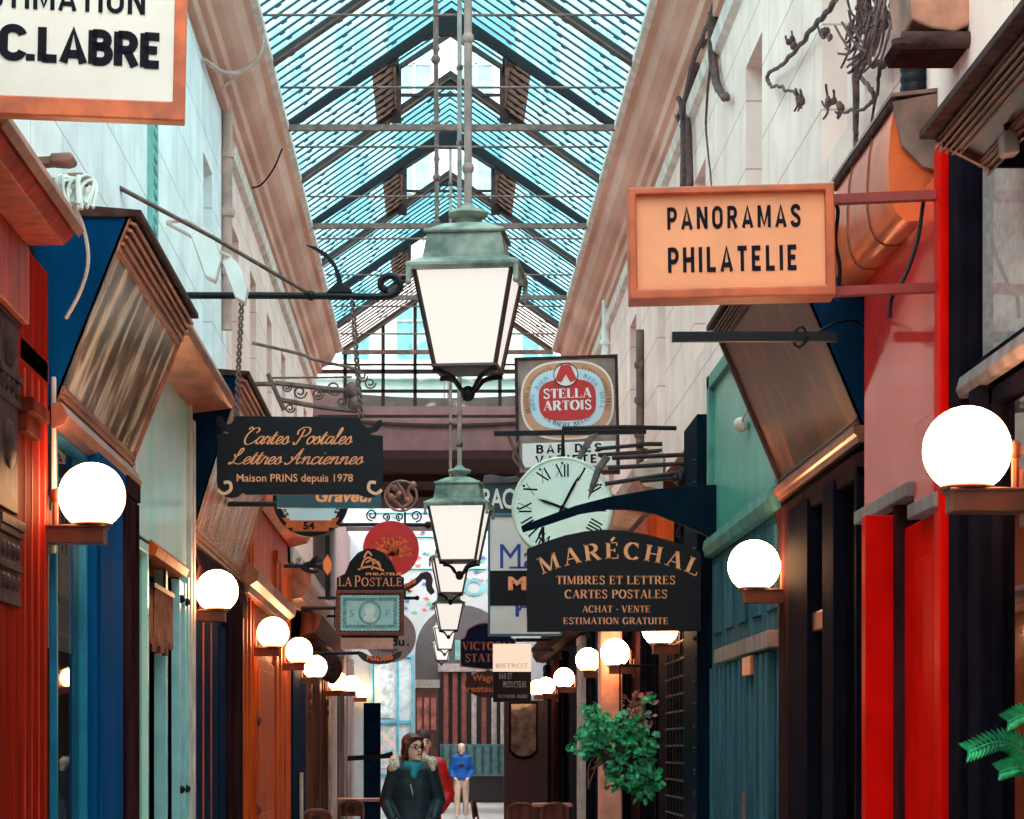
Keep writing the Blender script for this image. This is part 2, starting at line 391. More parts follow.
n = e.new(.45); n.color = (.62, .70, .72, 1)
SKY = 5.2
bg.inputs['Strength'].default_value = SKY
sun = bpy.data.lights.new('sun', 'SUN'); sun_o = bpy.data.objects.new('sun', sun); COL.objects.link(sun_o)
sun.energy = 9; sun.angle = math.radians(120); sun.color = (1, .87, .80)
sun_o.rotation_euler = (math.radians(25), 0, 0); sun_o.location = (0, -2, 14)

# ------------------------------------------------------------------ materials of the place
def masonry(name, c, line, sx=.9, sz=.45):
    m = mat(name, c, .85, noise=.06, scale=2.5)
    nt = m.node_tree; b = nt.nodes['Principled BSDF']; src = b.inputs['Base Color'].links[0].from_socket
    tc = [n for n in nt.nodes if n.type == 'TEX_COORD'][0]
    sp = nt.nodes.new('ShaderNodeSeparateXYZ'); cb = nt.nodes.new('ShaderNodeCombineXYZ')
    nt.links.new(tc.outputs['Object'], sp.inputs[0]); nt.links.new(sp.outputs['Y'], cb.inputs['X']); nt.links.new(sp.outputs['Z'], cb.inputs['Y'])
    br = nt.nodes.new('ShaderNodeTexBrick'); br.inputs['Scale'].default_value = 1; br.inputs['Brick Width'].default_value = sx; br.inputs['Row Height'].default_value = sz
    br.inputs['Mortar Size'].default_value = .006; br.inputs['Color2'].default_value = (1, 1, 1, 1); br.inputs['Color1'].default_value = (.94, .94, .94, 1)
    br.inputs['Mortar'].default_value = (*line, 1)
    nt.links.new(cb.outputs[0], br.inputs['Vector'])
    mx = nt.nodes.new('ShaderNodeMix'); mx.data_type = 'RGBA'; mx.blend_type = 'MULTIPLY'; mx.inputs['Factor'].default_value = 1
    nt.links.new(src, mx.inputs['A']); nt.links.new(br.outputs['Color'], mx.inputs['B']); nt.links.new(mx.outputs['Result'], b.inputs['Base Color'])
    return m
WBLUE = masonry('pale_blue_render', (244, 244, 244), (.55, .6, .62))
WPINK = masonry('pinkish_white_render', (255, 214, 202), (.6, .52, .5))
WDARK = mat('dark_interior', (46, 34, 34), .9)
CORN = mat('pink_brown_stone', (240, 190, 170), .8, noise=.12, scale=1.6, c2=(206, 150, 130), stretch=(1, .35, 1))
CORN2 = mat('pale_stone_edge', (232, 214, 204), .8, noise=.1)
IRON = mat('dark_iron', (50, 36, 36), .55, .1, noise=.15, spec=.3)
BLACKI = mat('black_iron', (16, 15, 22), .5, .1, noise=.1, spec=.25)
RUST = mat('rusty_rod', (118, 92, 86), .7, .1, noise=.2, scale=12)
GLZ = milky("ribbed_roof_glass", (.12, .38, .44), (.62, .87, .9), .42)
GLZD = milky("dirty_roof_glass", (.42, .38, .34), (.5, .5, .46), .3)
GLZB = milky('brown_dirty_glass', (.045, .03, .022), (.2, .16, .14), .04)
CLEAR = glass('clear_glass', (.8, .88, .9), .12)
FLOOR = mat('pale_stone_tiles', (206, 200, 198), .45, noise=.06, scale=3)

# ------------------------------------------------------------------ floor
def S(o, name=None):
    o['kind'] = 'structure'; return o
S(MB().box(-6, 6, -2, 110, -.1, 0).build('floor', FLOOR))

# ------------------------------------------------------------------ upper walls with their recessed windows
XL, XR = -1.8, 2.02
WT = .34
win_n = [0]
WINGL = glass('old_window_glass', (.25, .3, .33), .45, .06)
WFRAME = mat('greyish_window_paint', (176, 160, 156), .7)
def upper_wall(name, side, segs, openings, z0, z1, zs, zt, m):
    """masonry from y0 to y1 with tall openings; the reveals are as deep as the wall"""
    X0 = XL if side < 0 else XR; X1 = X0 + side * WT
    b = MB()
    a, e = segs
    cur = a
    for o0, o1 in openings:
        if o0 >= e or o0 < a: continue
        b.box(min(X0, X1), max(X0, X1), cur, o0, z0, z1)
        b.box(min(X0, X1), max(X0, X1), o0, o1, z0, zs); b.box(min(X0, X1), max(X0, X1), o0, o1, zt, z1)
        cur = o1
        win_n[0] += 1
        wo = MB()
        xa, xb = sorted((X1 - side * .06, X1 - side * .02))
        for ya, yb, za, zb in ((o0, o0 + .07, zs, zt), (o1 - .07, o1, zs, zt), (o0, o1, zs, zs + .08), (o0, o1, zt - .08, zt), ((o0 + o1) / 2 - .03, (o0 + o1) / 2 + .03, zs, zt), (o0, o1, zs + .6, zs + .64), (o0, o1, zs + 1.1, zs + 1.14)):
            wo.box(xa, xb, ya, yb, za, zb)
        wf = S(wo.build('window_%d' % win_n[0], WFRAME))
        gx = X1 - side * .03
        MB().poly([(gx, o0, zs), (gx, o1, zs), (gx, o1, zt), (gx, o0, zt)]).build('pane', WINGL, wf)
    b.box(min(X0, X1), max(X0, X1), cur, e, z0, z1)
    return S(b.build(name, m))
LOP = [(a, a + .72) for a in (18.25, 20.75, 22.75, 24.95, 27.2, 29.5, 31.7)]
ROP = [(a, a + .8) for a in (11.9, 15.05, 18.25, 21.5, 24.7, 27.9, 31.0)]
upper_wall('wall_left', -1, (-9, 20.2), LOP, 4.1, 7.3, 4.7, 6.17, WBLUE)
upper_wall('wall_left', -1, (20.2, 34), LOP, 4.1, 7.3, 4.7, 6.17, WPINK)
upper_wall('wall_right', 1, (-9, 34), ROP, 4.1, 7.3, 4.7, 6.12, WPINK)
# what stands behind the shopfronts: the rooms' back walls and their ceilings
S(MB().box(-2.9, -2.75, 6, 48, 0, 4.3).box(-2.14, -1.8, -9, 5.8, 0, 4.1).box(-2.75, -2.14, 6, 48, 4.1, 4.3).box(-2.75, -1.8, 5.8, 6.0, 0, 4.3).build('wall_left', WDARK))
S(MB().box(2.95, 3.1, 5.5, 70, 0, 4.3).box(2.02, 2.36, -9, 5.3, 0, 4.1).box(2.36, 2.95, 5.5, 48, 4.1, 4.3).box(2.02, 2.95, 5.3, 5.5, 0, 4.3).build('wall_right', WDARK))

S(MB().box(-2.2, 2.4, -9.4, -9, 0, 7.3).build('light_block_wall', WDARK))  # unseen end wall, added behind the camera to block light from there

# ------------------------------------------------------------------ cornices
def cornice(side, X, Xi):
    k = side
    # profile from the wall out to the gutter edge, heights above the eye
    pr = [(0, 5.28), (.06, 5.28), (.07, 5.36), (.12, 5.38), (.14, 5.44), (.2, 5.47), (.27, 5.53), (.31, 5.61), (.32, 5.64), (abs(X - Xi) - .02, 5.66), (abs(X - Xi), 5.70), (abs(X - Xi), 5.78), (0, 5.85)]
    b = MB().prism([(X - k * o, EZ + h) for o, h in pr], 9, 34)
    o = S(b.build('trim_1' if side < 0 else 'trim_2', CORN, bevel=.006))
    t = abs(X - Xi)
    MB().prism([(X - k * (t - .03), EZ + 5.655), (X - k * (t + .02), EZ + 5.68), (X - k * (t + .02), EZ + 5.74), (X - k * (t - .03), EZ + 5.74)], 9, 34).build('gutter_edge', CORN2, o)
    MB().prism([(X, EZ + 5.02), (X - k * .05, EZ + 5.05), (X - k * .07, EZ + 5.14), (X - k * .03, EZ + 5.2), (X, EZ + 5.2)], 20.3 if side < 0 else 9, 34).build('string_course', CORN2, o)
    return o
cornice(-1, XL, -1.40); cornice(1, XR, 1.61)

# ------------------------------------------------------------------ glass roof
ER, RI = EZ + 5.76, EZ + 6.8                     # eaves and ridge
XE0, XE1, XRG = -1.40, 1.61, .105
BAY = 2.05; R0 = 21.95 - 4 * BAY
roof = thing('ceiling', None, None, (XRG, R0, RI)); roof['kind'] = 'structure'
def roofpt(side, t, y, dz=0.):                   # t = 0 ridge, 1 eave
    xe = XE0 if side < 0 else XE1
    return Vector((XRG + (xe - XRG) * t, y, RI + (ER - RI) * t + dz))
lant = {4, 6, 8, 2}                               # bays whose ridge is open under a raised lantern
NB = 6
tl = .36                                          # the opening's half width along the slope
for side in (-1, 1):
    g1, g2, g3, bars = MB(), MB(), MB(), MB()
    for i in range(-10, 10):
        ya, yb = R0 + i * BAY, R0 + (i + 1) * BAY
        t0 = tl if i in lant else 0.
        g = g2 if i == 9 else g1
        if t0:
            g3.poly([roofpt(side, t0, ya), roofpt(side, t0 + .13, ya), roofpt(side, t0 + .13, yb), roofpt(side, t0, yb)])
        t1 = t0 + .13 if t0 else t0
        g.poly([roofpt(side, t1, ya), roofpt(side, 1, ya), roofpt(side, 1, yb), roofpt(side, t1, yb)])
        for k in (range(1, 9) if i > 0 else ()):
            y = ya + BAY * k / 9
            p, q = roofpt(side, t0, y), roofpt(side, 1, y)
            d = (q - p).normalized(); nn = Vector((-d.z, 0, d.x)); nn = nn if nn.z < 0 else -nn
            bars.obox(p, d, (0, 1, 0), nn, 0, (q - p).length, -.011, .011, -.008, .014)
            for h in range(4):                    # drip hooks where the panes lap
                tt = t0 + (1 - t0) * (h + .35 + .3 * ((k * 7 + i * 3 + h) % 5) / 5) / 4
                c = roofpt(side, tt, y)
                bars.obox(c, d, (0, 1, 0), nn, -.025, .025, -.016, .016, .012, .024)
    g1.build('glazing', GLZ, roof); g2.build('glazing', GLZD, roof); g3.build('glazing_border', GLZB, roof)
    bars.build('glazing_bars', mat('navy_bars', (22, 28, 52), .5, noise=.1), roof)
BROWN = mat('brown_roof_iron', (92, 70, 64), .6, .1, noise=.2, scale=4)
for i in range(-2, 11):
    y = R0 + i * BAY
    deep = i in lant                              # the trusses in front of the lanterns are heavier
    dp = .12 if deep else .09
    p = [roofpt(-1, 1, y, .01), roofpt(-1, 0, y, .01), roofpt(1, 1, y, .01)]
    pl = [(p[0].x, p[0].z), (p[1].x, p[1].z), (p[2].x, p[2].z), (p[2].x, p[2].z - dp * .8), (XRG + .26, RI - .18 - dp * .95), (XRG + .12, RI - (.25 if deep else .17)), (XRG - .12, RI - (.25 if deep else .17)), (XRG - .26, RI - .18 - dp * .95), (p[0].x, p[0].z - dp * .8)]
    MB().prism(pl, y - .03, y + .03).build('rafter', BLACKI if deep else IRON, roof)
    # brown flange under the heavier ones
    if not deep: MB().prism([(q[0], q[1] - dp * .8) for q in pl[:3]] + [(q[0], q[1] - dp * .8 - .02) for q in pl[:3][::-1]], y - .06, y + .06).build('rafter_flange', BROWN, roof)
    if i % 2 == 0 and i >= 2:                     # tie beam
        MB().box(XE0, XE1, y - .05, y + .0, ER - .085, ER - .03).build('tie_beam', RUST, roof)
    if i < 10:
        y2 = y + BAY / 2 - .05
        MB().tube([(XE0, y2, ER + .02), (XE1, y2, ER + .02)], .011, 6).build('tie_rod', RUST, roof)
    if i >= 3:
        kp = MB().tube([(XRG - .14, y + .06, RI - .1), (XRG - .14, y + .06, ER)], .022, 8)
        kp.ball((XRG - .14, y + .06, ER), .04); kp.ball((XRG - .14, y + .06, RI - .35), .035)
        kp.build('king_post', RUST, roof, smooth=True)
LOUV = mat('brown_louvre', (170, 140, 122), .7, noise=.2, c2=(110, 86, 76))
for i in sorted(lant):
    ya, yb = R0 + i * BAY + .03, R0 + (i + 1) * BAY - .03
    lt = MB(); xw = [XRG + (XE0 - XRG) * tl, XRG + (XE1 - XRG) * tl]; zb = RI + (ER - RI) * tl; zt = zb + .42
    # raised gable over the opening: posts, ridge glazing
    for x in xw:
        for y in (ya, yb): lt.box(x - .05, x + .05, y - .04, y + .04, zb - .14, zt)
        lt.box(x - .03, x + .03, ya, yb, zt - .06, zt)
    lt.prism([(xw[0], zt), (XRG, zt + .36), (xw[1], zt), (xw[1], zt - .05), (XRG, zt + .3), (xw[0], zt - .05)], ya - .03, ya + .03)
    lt.prism([(xw[0], zt), (XRG, zt + .36), (xw[1], zt), (xw[1], zt - .05), (XRG, zt + .3), (xw[0], zt - .05)], yb - .03, yb + .03)
    lt.box(xw[0], xw[1], yb - .012, yb + .012, zb + .12, zb + .15)
    L = lt.build('lantern_frame', IRON, roof)
    gg = MB().poly([(xw[0], ya, zt), (XRG, ya, zt + .36), (XRG, yb, zt + .36), (xw[0], yb, zt)]).poly([(xw[1], ya, zt), (XRG, ya, zt + .36), (XRG, yb, zt + .36), (xw[1], yb, zt)])
    gg.build('lantern_glazing', GLZ, L)
    bb = MB()
    for k in range(1, 9):
        y = ya + (yb - ya) * k / 9
        bb.tube([(xw[0], y, zt - .02), (XRG, y, zt + .34), (xw[1], y, zt - .02)], .014, 4)
    bb.build('lantern_bars', mat('navy_bars', (0, 0, 0)), L)
    lo = MB()
    for x in xw:
        for k in range(5): lo.obox((x, ya, zb - .02 + k * .085), (0, 1, 0), (-.5 if x < 0 else .5, 0, .86), (.86 if x < 0 else -.86, 0, .5), .04, yb - ya - .04, 0, .085, -.006, .006)
    lo.build('louvre', LOUV, L)

# ------------------------------------------------------------------ end of the glass roof: gable railing, crossing with its curved band
yG = R0 + 10 * BAY
gb = MB()
for px in (383, 415, 500, 345):
    x = (px - CX) / (F / yG); t = abs((x - XRG) / ((XE0 if x < XRG else XE1) - XRG))
    gb.box(x - .025, x + .025, yG + .05, yG + .1, EZ + 4.95, roofpt(-1 if x < XRG else 1, min(t, 1), yG).z)
for z, r in ((5.24, .02), (5.6, .022), (5.88, .03), (5.98, .012)):
    gb.box(-1.75, 1.95, yG + .05, yG + .09, EZ + z - .44 - r, EZ + z - .44 + r)
o = S(gb.build('trim_3', IRON))
GT = glass('gable_glass', (.52, .66, .62), .06)
MB().poly([(-1.4, yG + .12, EZ + 4.95), (1.61, yG + .12, EZ + 4.95), (1.61, yG + .12, ER), (XRG, yG + .12, RI), (-1.4, yG + .12, ER)]).build('pane', GT, o)
BAND = mat('mauve_brown_plaster', (118, 92, 92), .9, noise=.08, scale=4, stretch=(1, 1, 1))
def arcband(z0, z1, off, th, m, name):
    b = MB(); n = 20; A, B = [], []
    for k in range(n + 1):
        u = -1 + 2 * k / n
        A.append((.1 + 2.5 * u, 33.9 + 1.5 * (1 - u * u) + off)); B.append((.1 + 2.5 * u, 33.9 + 1.5 * (1 - u * u) + off + th))
    b.prism(A + B[::-1], z0, z1, 'z')
    return S(b.build(name, m))
arcband(EZ + 4.28, EZ + 5.22, 0, .3, BAND, 'trim_4')
arcband(EZ + 4.22, EZ + 4.29, -.08, .3, CORN2, 'trim_5')
arcband(EZ + 4.8, EZ + 4.84, -.03, .1, IRON, 'trim_6')
DARKC = mat('dark_plum_ceiling', (58, 34, 40), .9)
S(MB().box(-3.2, 3.2, 34.2, 41.2, EZ + 4.18, EZ + 4.3).box(-3.2, 3.2, 36.2, 36.5, EZ + 4.08, EZ + 4.2).box(-3.2, 3.2, 38.4, 38.7, EZ + 4.08, EZ + 4.2).build('ceiling', DARKC))
S(MB().box(-2.3, -1.8, 34, 48, 3.9, 5.9).build('wall_left', BAND)); S(MB().box(2.02, 2.5, 34, 48, 3.9, 5.9).build('wall_right', BAND))

# ------------------------------------------------------------------ white painted cross wall with an arch
MURAL = mat('white_painted_wall', (150, 158, 162), .8, noise=.03)
s = F / 48
def wx(x): return (x - CX) / s
def wz(y): return EZ + (CY - y) / s
pl = [(-3, 0), (-3, 6.6), (3, 6.6), (3, 0), (wx(509), 0), (wx(509), wz(652))] + [(wx(462 + 47 * math.cos(a)), wz(652 - 47 * math.sin(a))) for a in [PI * k / 16 for k in range(1, 16)]] + [(wx(415), wz(652)), (wx(415), 0)]
cw = S(MB().prism(pl, 48, 48.5).build('wall_back', MURAL))
# painted flowers and birds on the wall
random.seed(3)
for c, name in (((70, 150, 120), 'painted_leaves'), ((206, 80, 70), 'painted_flowers'), ((60, 90, 150), 'painted_birds')):
    b = MB()
    for k in range(46):
        x, y = random.uniform(368, 486), random.uniform(500, 640)
        if (x - 462) ** 2 + (y - 652) ** 2 < 52 ** 2: continue
        r = random.uniform(2., 4.5)
        n = 7; a0 = random.uniform(0, 6)
        b.prism([(wx(x + r * (1 if q % 2 else .5) * math.cos(a0 + q * 2 * PI / 8)), wz(y + .7 * r * (1 if q % 2 else .5) * math.sin(a0 + q * 2 * PI / 8))) for q in range(8)], 47.985, 48.0)
    b.build(name, mat(name, c, .8), cw)
b = MB()
for z in (512, 536, 568): b.box(wx(366), wx(486), 47.96, 48.0, wz(z + 1), wz(z))
b.build('painted_band', mat('sky_blue_paint', (120, 190, 214), .7), cw)
b = MB(); d_ = sans('OU', .02); b.add([(wx(463) + v[0] * .4, 47.98, wz(596) + v[1] * .34) for v in d_[0]], d_[1]); b.build('painted_letters', mat('grey_teal_letters', (90, 150, 160), .7), cw)
# shop window in the cross wall
sw = thing('shop_window', 'bright shop window with sky-blue frame beside the far arch', 'window', (wx(394), 48, 0))
CYF = mat('sky_blue_frame', (70, 170, 200), .5)
fr = MB()
for x in (372, 398, 412): fr.box(wx(x - 1.), wx(x + 1.), 47.86, 48.0, 0, wz(655))
for y in (656, 722, 775): fr.box(wx(371), wx(413), 47.87, 48.0, wz(y + 1.4), wz(y - 1.4))
fr.build('frame', CYF, sw)
MB().box(wx(374), wx(411), 47.93, 47.99, 0, wz(657)).build('window_panel', mat('milky_white_panel', (190, 204, 208), .4), sw)
MB().box(wx(379), wx(394), 47.90, 47.93, wz(718), wz(662)).build('poster', mat('pale_blue_print', (176, 200, 212), .6, noise=.2, scale=8), sw)
MB().box(wx(376), wx(396), 47.90, 47.93, wz(768), wz(728)).build('display', mat('pink_display', (226, 190, 180), .6, noise=.3, scale=9, c2=(120, 180, 190)), sw)

# ------------------------------------------------------------------ beyond the arch: open yard and the facade at the end
yE = 76.; sE = F / yE
def ex(x): return (x - CX) / sE
def ez(y): return EZ + (CY - y) / sE
fb = thing('shopfront', 'distant red-brown pillared shopfront with teal base behind the man in blue', 'shopfront', (ex(475), yE, 0))
MB().box(-4, 6, yE, yE + .4, 0, 7).build('wall', mat('grey_stone_far', (96, 90, 90), .8, noise=.04), fb)
for k, x in enumerate((446, 455, 464, 474, 484, 494, 503, 512)):
    MB().prism([(ex(x - 2.6), yE - .3), (ex(x + 2.6), yE - .3), (ex(x + 2.6), yE), (ex(x - 2.6), yE)], ez(745), ez(672), 'z').build('pillar', mat('red_brown_pillar', (176, 104, 92), .6) if k not in (3, 5, 6) else mat('cream_pillar', (226, 214, 208), .6), fb, bevel=.03)
MB().box(ex(440), ex(520), yE - .35, yE, ez(776), ez(744)).build('base_panel', mat('teal_grey_base', (120, 164, 166), .6), fb)
for k in range(10): MB().box(ex(441 + k * 8), ex(444 + k * 8), yE - .37, yE - .34, ez(774), ez(746)).build('base_slat', mat('teal_dark_slat', (70, 116, 120), .6), fb)
MB().box(ex(414), ex(438), yE - .3, yE, 0, ez(688)).build('panel', mat('brown_far_panel', (110, 70, 64), .6, noise=.15), fb)
for xx in (417, 424, 431): MB().box(ex(xx), ex(xx + 5), yE - .34, yE - .3, ez(730), ez(698)).build('window', mat('rosy_far_window', (214, 130, 116), .4, noise=.25, scale=3), fb)
MB().box(ex(400), ex(440), yE - .35, yE, ez(688), ez(680)).build('lintel', mat('pale_lintel', (196, 184, 178), .7), fb)
MB().box(ex(438), ex(520), yE - .4, yE, ez(672), ez(664)).build('lintel', mat('pale_lintel', (196, 184, 178), .7), fb)
for x in (446, 458, 470, 482, 494): MB().box(ex(x - 3), ex(x + 3), yE - .04, yE, ez(660), ez(640)).build('window', mat('mint_window', (120, 190, 186), .3), fb)
S(MB().box(-2.3, -1.3, 50, 76, 0, 5.5).build('wall_left', mat('brown_far_wall', (120, 92, 86), .8, noise=.2))); S(MB().box(2.02, 2.6, 48.5, 76, 0, 5.5).build('wall_right', WDARK))

# ------------------------------------------------------------------ building that shows through the gable and the open lanterns
nb = thing('apartment_building', 'tall white apartment building seen through the roof openings', 'building', (0, 60, 0))
MB().box(-9, 9, 60, 70, 6.8, 23).build('wall', mat('white_facade', (214, 220, 218), .8, noise=.03), nb)
sB = F / 60.
WB = mat('blue_grey_window', (120, 178, 190), .3)
for zz in (8.2, 11.4, 14.6, 17.8):
    for xx in (-5.6, -3.8, -2.2, -.65, .9, 2.5, 4.1, 5.7):
        o = MB().box(xx - .42, xx + .42, 59.95, 60.05, zz, zz + 1.9).build('window', WB, nb)
        MB().box(xx - .5, xx + .5, 59.9, 60.0, zz - .1, zz).box(xx - .03, xx + .03, 59.9, 60, zz, zz + 1.9).box(xx - .42, xx + .42, 59.9, 60, zz + .95, zz + 1.0).build('window_frame', mat('white_frame', (235, 232, 228), .6), o)
MB().box(-9, 9, 59.7, 60, 10.9, 11.1).box(-9, 9, 59.7, 60, 17.2, 17.45).build('ledge', mat('white_frame', (0, 0, 0)), nb)
rl = MB()
for k in range(60): rl.tube([(-5 + k * .17, 59.5, 14.2), (-5 + k * .17, 59.5, 15.1)], .012, 4)
rl.tube([(-5, 59.5, 15.1), (5.2, 59.5, 15.1)], .02, 5)
rl.build('railing', IRON, nb)
gb2 = MB().box(-1.6, -.25, 52, 58, 5.9, 9.2).build('dormer', mat('green_shed_wall', (96, 184, 160), .7))
tag(gb2, 'green-painted rooftop shed behind the roof gable', 'shed')
# ------------------------------------------------------------------ paints, woods, metals of the shopfronts
V = (1, 1, .12)                                   # grain running up
REDW = mat('red_brown_wood', (198, 44, 8), .5, scale=14, stretch=V, c2=(128, 20, 4), spec=.25)
DKRED = mat('dark_red_wood', (132, 22, 8), .6, scale=12, stretch=V, noise=.2, spec=.08)
CARVED = mat('dark_carved_wood', (74, 52, 50), .4, scale=16, noise=.2, spec=.06)
ORW = mat('orange_varnished_wood', (220, 84, 8), .5, scale=10, stretch=V, c2=(168, 48, 2), spec=.25)
BLUE = mat('deep_blue_paint', (6, 66, 112), .6, scale=5, stretch=V, noise=.15, spec=.06)
NAVY = mat('navy_paint', (12, 38, 62), .6, noise=.15, spec=.06)
PLUM = mat('dark_plum_wood', (54, 28, 30), .65, scale=10, stretch=V, noise=.25, spec=.06)
PLUMB = mat('brown_carved_wood', (110, 62, 52), .4, scale=9, stretch=V, noise=.25, spec=.06)
COPPER = mat('copper_moulding', (176, 104, 78), .35, .45, noise=.2, scale=9, stretch=(1, .3, 1))
BRASS = mat('aged_brass', (104, 48, 28), .4, .3, noise=.2)
REFLBANDS = mat('painted_reflection_board', (255, 220, 190), .16, .2, scale=1.9, stretch=(2.4, 2.8, .55), c2=(66, 34, 22), lo=.4, hi=.62, bump=.12, detail=6)  # bright and dark reflection bands are painted into the board's colour
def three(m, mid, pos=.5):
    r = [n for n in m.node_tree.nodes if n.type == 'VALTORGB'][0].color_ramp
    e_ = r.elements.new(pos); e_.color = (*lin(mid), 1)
three(REFLBANDS, (150, 112, 84), .5)
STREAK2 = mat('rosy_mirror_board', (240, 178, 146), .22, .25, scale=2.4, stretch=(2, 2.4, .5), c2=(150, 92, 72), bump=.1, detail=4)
BROWNB = mat('brown_varnished_board', (140, 66, 34), .3, 0., scale=1.5, stretch=(4, 4, .9), c2=(64, 38, 36), lo=.52, hi=.74, bump=.06, spec=.25)  # orange streaks of reflected light are mixed into the brown colour
PALEG = mat('pale_green_glass_panel', (234, 226, 212), .2, 0., scale=1.0, c2=(170, 222, 200), spec=.25)
GREENP = mat('green_painted_panel', (88, 158, 140), .3, noise=.1, scale=2, spec=.25)
PALETEAL = mat('pale_teal_frame', (150, 196, 196), .4, noise=.06)
GREYTEAL = mat('grey_teal_paint', (58, 92, 102), .6, scale=8, stretch=V, noise=.15, spec=.06)
BLACKW = mat('black_painted_wood', (20, 17, 26), .6, noise=.15, spec=.06)
RED = mat('bright_red_paint', (206, 14, 8), .3, scale=4, noise=.1, spec=.12)
REDGL = mat('red_glass_fascia', (200, 44, 36), .08, 0, scale=1.5, noise=.1, spec=.22)
PINKP = mat('peach_painted_pillar', (236, 158, 132), .5, noise=.1)
MAROON = mat('maroon_paint', (52, 16, 26), .4, noise=.15)
PALES = mat('pale_stone_pilaster', (206, 180, 168), .7, noise=.12)
SHOPG = glass('shop_window_glass', (.42, .4, .4), .42, .02)
GREYW = mat('grey_weathered_wood', (122, 104, 102), .6, scale=9, stretch=V, noise=.2)
GREENTRIM = mat('verdigris_trim', (70, 128, 116), .5, noise=.2)

FL, FR = 1.76, 2.0
def dl(x, X=FL): return F * X / (CX - x)
def dr(x, X=FR): return F * X / (x - CX)
class Shop:
    def __init__(self, side, y0, y1, name, label, cat='shopfront'):
        self.k = side; self.X = FL if side < 0 else FR; self.y0, self.y1 = y0, y1
        self.o = thing(name, label, cat, (side * self.X, (y0 + y1) / 2, 0))
    def x(self, o): return self.k * (self.X - o)
    def bx(self, mb, y0, y1, z0, z1, o0, o1):
        a, b = sorted((self.x(o0), self.x(o1))); return mb.box(a, b, y0, y1, z0, z1)
    def part(self, name, m, *boxes, bevel=.006, parent=None, label=None):
        b = MB()
        for q in boxes: self.bx(b, *q)
        return b.build(name, m, parent or self.o, bevel=bevel, label=label)
    def mould(self, name, m, prof, y0=None, y1=None, parent=None, bevel=.003):
        """moulding running along the front; prof is (out, height)"""
        return MB().prism([(self.x(o), z) for o, z in prof], self.y0 if y0 is None else y0, self.y1 if y1 is None else y1).build(name, m, parent or self.o, bevel=bevel)
    def pilaster(self, m, y0, y1, z0, z1, o0, o1, flutes=3, name='pilaster'):
        b = MB(); self.bx(b, y0, y1, z0, z1, o0, o1)
        for k in range(flutes):
            yc = y0 + (y1 - y0) * (k + .5) / flutes; r = min((y1 - y0) / flutes * .3, .022)
            b.tube([(self.x(o1), yc, z0 + .25), (self.x(o1), yc, z1 - .12)], r, 8)
        self.bx(b, y0 - .015, y1 + .015, z0, z0 + .22, o0, o1 + .012); self.bx(b, y0 - .015, y1 + .015, z1 - .1, z1, o0, o1 + .015)
        return b.build(name, m, self.o, bevel=.006)
    def window(self, m, y0, y1, z0, z1, o, rails=(), gl=None, w=.06, mull=(), name='window'):
        b = MB()
        self.bx(b, y0, y0 + w, z0, z1, o - .03, o); self.bx(b, y1 - w, y1, z0, z1, o - .06, o)
        self.bx(b, y0, y1, z0, z0 + w, o - .06, o); self.bx(b, y0, y1, z1 - w, z1, o - .06, o)
        for r in rails: self.bx(b, y0, y1, r - w / 2, r + w / 2, o - .055, o - .004)
        for r in mull: self.bx(b, r - w / 3, r + w / 3, z0, z1, o - .055, o - .004)
        f = b.build(name, m, self.o, bevel=.005)
        x = self.x(o - .035)
        MB().poly([(x, y0, z0), (x, y1, z0), (x, y1, z1), (x, y0, z1)]).build('pane', gl or SHOPG, f)
        return f
    def board(self, y0, y1, Xb, Zb, Xt, Zt, face, fm, cheek, fw=.1, name='fascia'):
        """sign board leaning out over the passage, with cheeks and lid back to the wall"""
        k = self.k
        B = Vector((k * Xb, 0, Zb)); T = Vector((k * Xt, 0, Zt)); v = (T - B); L = v.length; v = v / L
        n = Vector((v.z, 0, -v.x)) if k < 0 else Vector((-v.z, 0, v.x))
        u = Vector((0, 1, 0))
        f = MB().obox(B, u, v, n, y0, y1, 0, L, -.012, 0).build(name, face, self.o)
        m = MB()
        for a, c, d, e, nq in ((y0, y1, L - fw * 1.7, L, 5), (y0, y1, 0, fw, 3)):
            m.obox(B, u, v, n, a, c, d, e, 0, .012)
            for q in range(nq): m.obox(B, u, v, n, a, c, d + (e - d) * (q + .15) / nq, d + (e - d) * (q + .6) / nq, .012, .022 + .006 * (q if nq == 5 else 2 - q))
        m.obox(B, u, v, n, y1 - .03, y1, 0, L, 0, .02)
        m.build('fascia_frame', fm, f, bevel=.003)
        wX = 1.85 if k < 0 else 2.1
        for y in (y0, y1 - .03):
            MB().prism([(k * Xb, Zb), (k * Xt, Zt), (k * wX, Zt), (k * wX, Zb)], y, y + .03).build('cheek', cheek, f)
        MB().prism([(k * (Xt - .06), Zt), (k * (Xt - .06), Zt + .03), (k * wX, Zt + .07), (k * wX, Zt)], y0 - .02, y1 + .02).build('lid', CARVED, f, bevel=.004)
        return f

